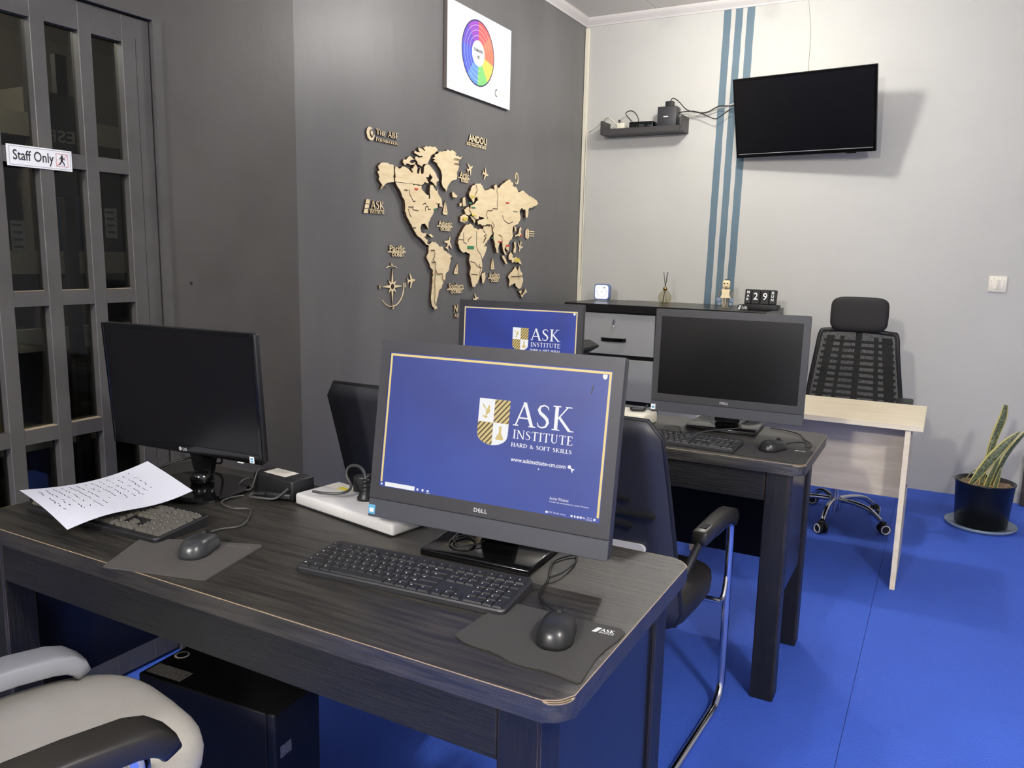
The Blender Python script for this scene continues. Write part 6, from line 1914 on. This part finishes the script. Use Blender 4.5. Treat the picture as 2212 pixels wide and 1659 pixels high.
t = thing('block_calendar', 'black perpetual calendar blocks reading MAR 29 SUN on a tray', 'calendar', (-1.005, 5.06, zc), math.radians(-3))
bx('tray', 'soft_black', -0.10, 0.112, -0.045, 0.045, 0.0002, 0.034, t, bev=0.003)
Rm = (math.radians(-10), 0, 0)
for nm, x0, x1, body in (('month_block', -.098, -.058, 'MAR'), ('digit_block', -.056, -.006, '2'), ('digit_block', 0.002, 0.050, '9'), ('weekday_block', 0.053, 0.090, 'SUN')):
    b = MB().box(x0, x1, 0, 0.042, 0, 0.090, None, 0.002, 1).build(nm, 'soft_black', t, (0, -0.012, 0.0365), Rm)
    mb = MB()
    if len(body) == 1:
        v, f = text_geo(body, 0.015)
        mb.raw(fit_geo(v, (x0 + x1) / 2 - .013, (x0 + x1) / 2 + .013, .026, .070), f, Matrix.Translation((0, -0.0006, 0)) @ FACE)
    else:
        for k, ch in enumerate(body):
            v, f = text_geo(ch, 0.03)
            xm = (x0 + x1) / 2
            mb.raw(fit_geo(v, xm - .008, xm + .008, .064 - .022 * k, .080 - .022 * k), f, Matrix.Translation((0, -0.0006, 0)) @ FACE)
    mb.build('block_print', 'logo_white', b)
t = thing('ask_tag', 'tiny black tag block with ASK logo beside the calendar', 'tag', (-1.083, 4.955, zc), math.radians(8))
MB().prism([(-.034, 0), (.028, 0), (.028, .016), (.020, .026), (-.020, .036), (-.034, .032)], 0.0, 0.018, FACE).build('tag_block', 'soft_black', t)
mb = MB()
for k in range(3):
    mb.prism([(-.024 - .003 * k, .030 - .009 * k), (-.012 - .003 * k, .030 - .009 * k), (-.014 - .003 * k, .023 - .009 * k), (-.026 - .003 * k, .023 - .009 * k)], 0.0182, 0.0188, FACE)
v, f = serif_geo('ASK', bold=1.5)
mb.raw(fit_geo(v, -.010, .024, .010, .025), f, Matrix.Translation((0, -0.0186, 0)) @ FACE)
mb.build('tag_print', 'logo_white', t)

# ------------------------------------------------------------------ printer half hidden behind the rear monitor
t = thing('side_table', 'black side table behind the rear lit computer', 'table', (-1.83, 3.95, 0))
bx('table_top', 'soft_black', -0.21, 0.21, -0.2, 0.2, 0.70, 0.725, t)
for sx in (-1, 1):
    for sy in (-1, 1):
        bx('leg', 'soft_black', sx * 0.20, sx * 0.165, sy * 0.19, sy * 0.155, 0.0, 0.6998, t)
t = thing('printer', 'black wedge-shaped device with a pale inset beside the rear lit computer', 'printer', (-1.83, 3.95, 0.7252))
bx('printer_body', 'soft_black', -0.17, 0.10, -0.15, 0.15, 0.0002, 0.15, t, bev=0.01)
MB().prism([(-.17, .20), (.10, .215), (.155, .19), (.155, .178), (.10, .145), (-.17, .151)], -0.15, 0.13, FACE).build('printer_lid', 'soft_black', t)
bx('paper_inset', 'label', 0.02, 0.10, -0.137, -0.1305, 0.166, 0.200, t)

# ------------------------------------------------------------------ computer tower under the foreground desk
t = thing('computer_tower', 'black computer tower under the foreground desk', 'computer tower', (-1.365, 1.178, 0), math.radians(4))
bx('case_body', 'pc', -0.195, 0.180, -0.075, 0.075, 0.006, 0.43, t, bev=0.004)
bx('front_fascia', 'pc_front', 0.1803, 0.204, -0.075, 0.075, 0.004, 0.432, t, bev=0.006)
bx('asset_label', 'label_dim', -0.185, -0.080, -0.062, -0.022, 0.4302, 0.4308, t)
MB().lathe([(0.013, 0.0), (0.018, 0.0), (0.018, 0.0008), (0.013, 0.0008)], 24, (-0.170, 0.030, 0.4302)).build('round_seal', 'label', t)
bx('front_sticker', 'label_dim', 0.2042, 0.2048, -0.060, -0.025, 0.325, 0.352, t)
bx('drive_slot', 'groove', 0.2041, 0.2046, -0.05, 0.06, 0.385, 0.389, t)
MB().tube([(-0.197, 0.0, 0.33), (-0.24, 0.02, 0.31), (-0.29, 0.08, 0.24), (-0.31, 0.12, 0.10), (-0.32, 0.12, 0.01)], 0.004, 6).build('tower_cable', 'cable_black', t)
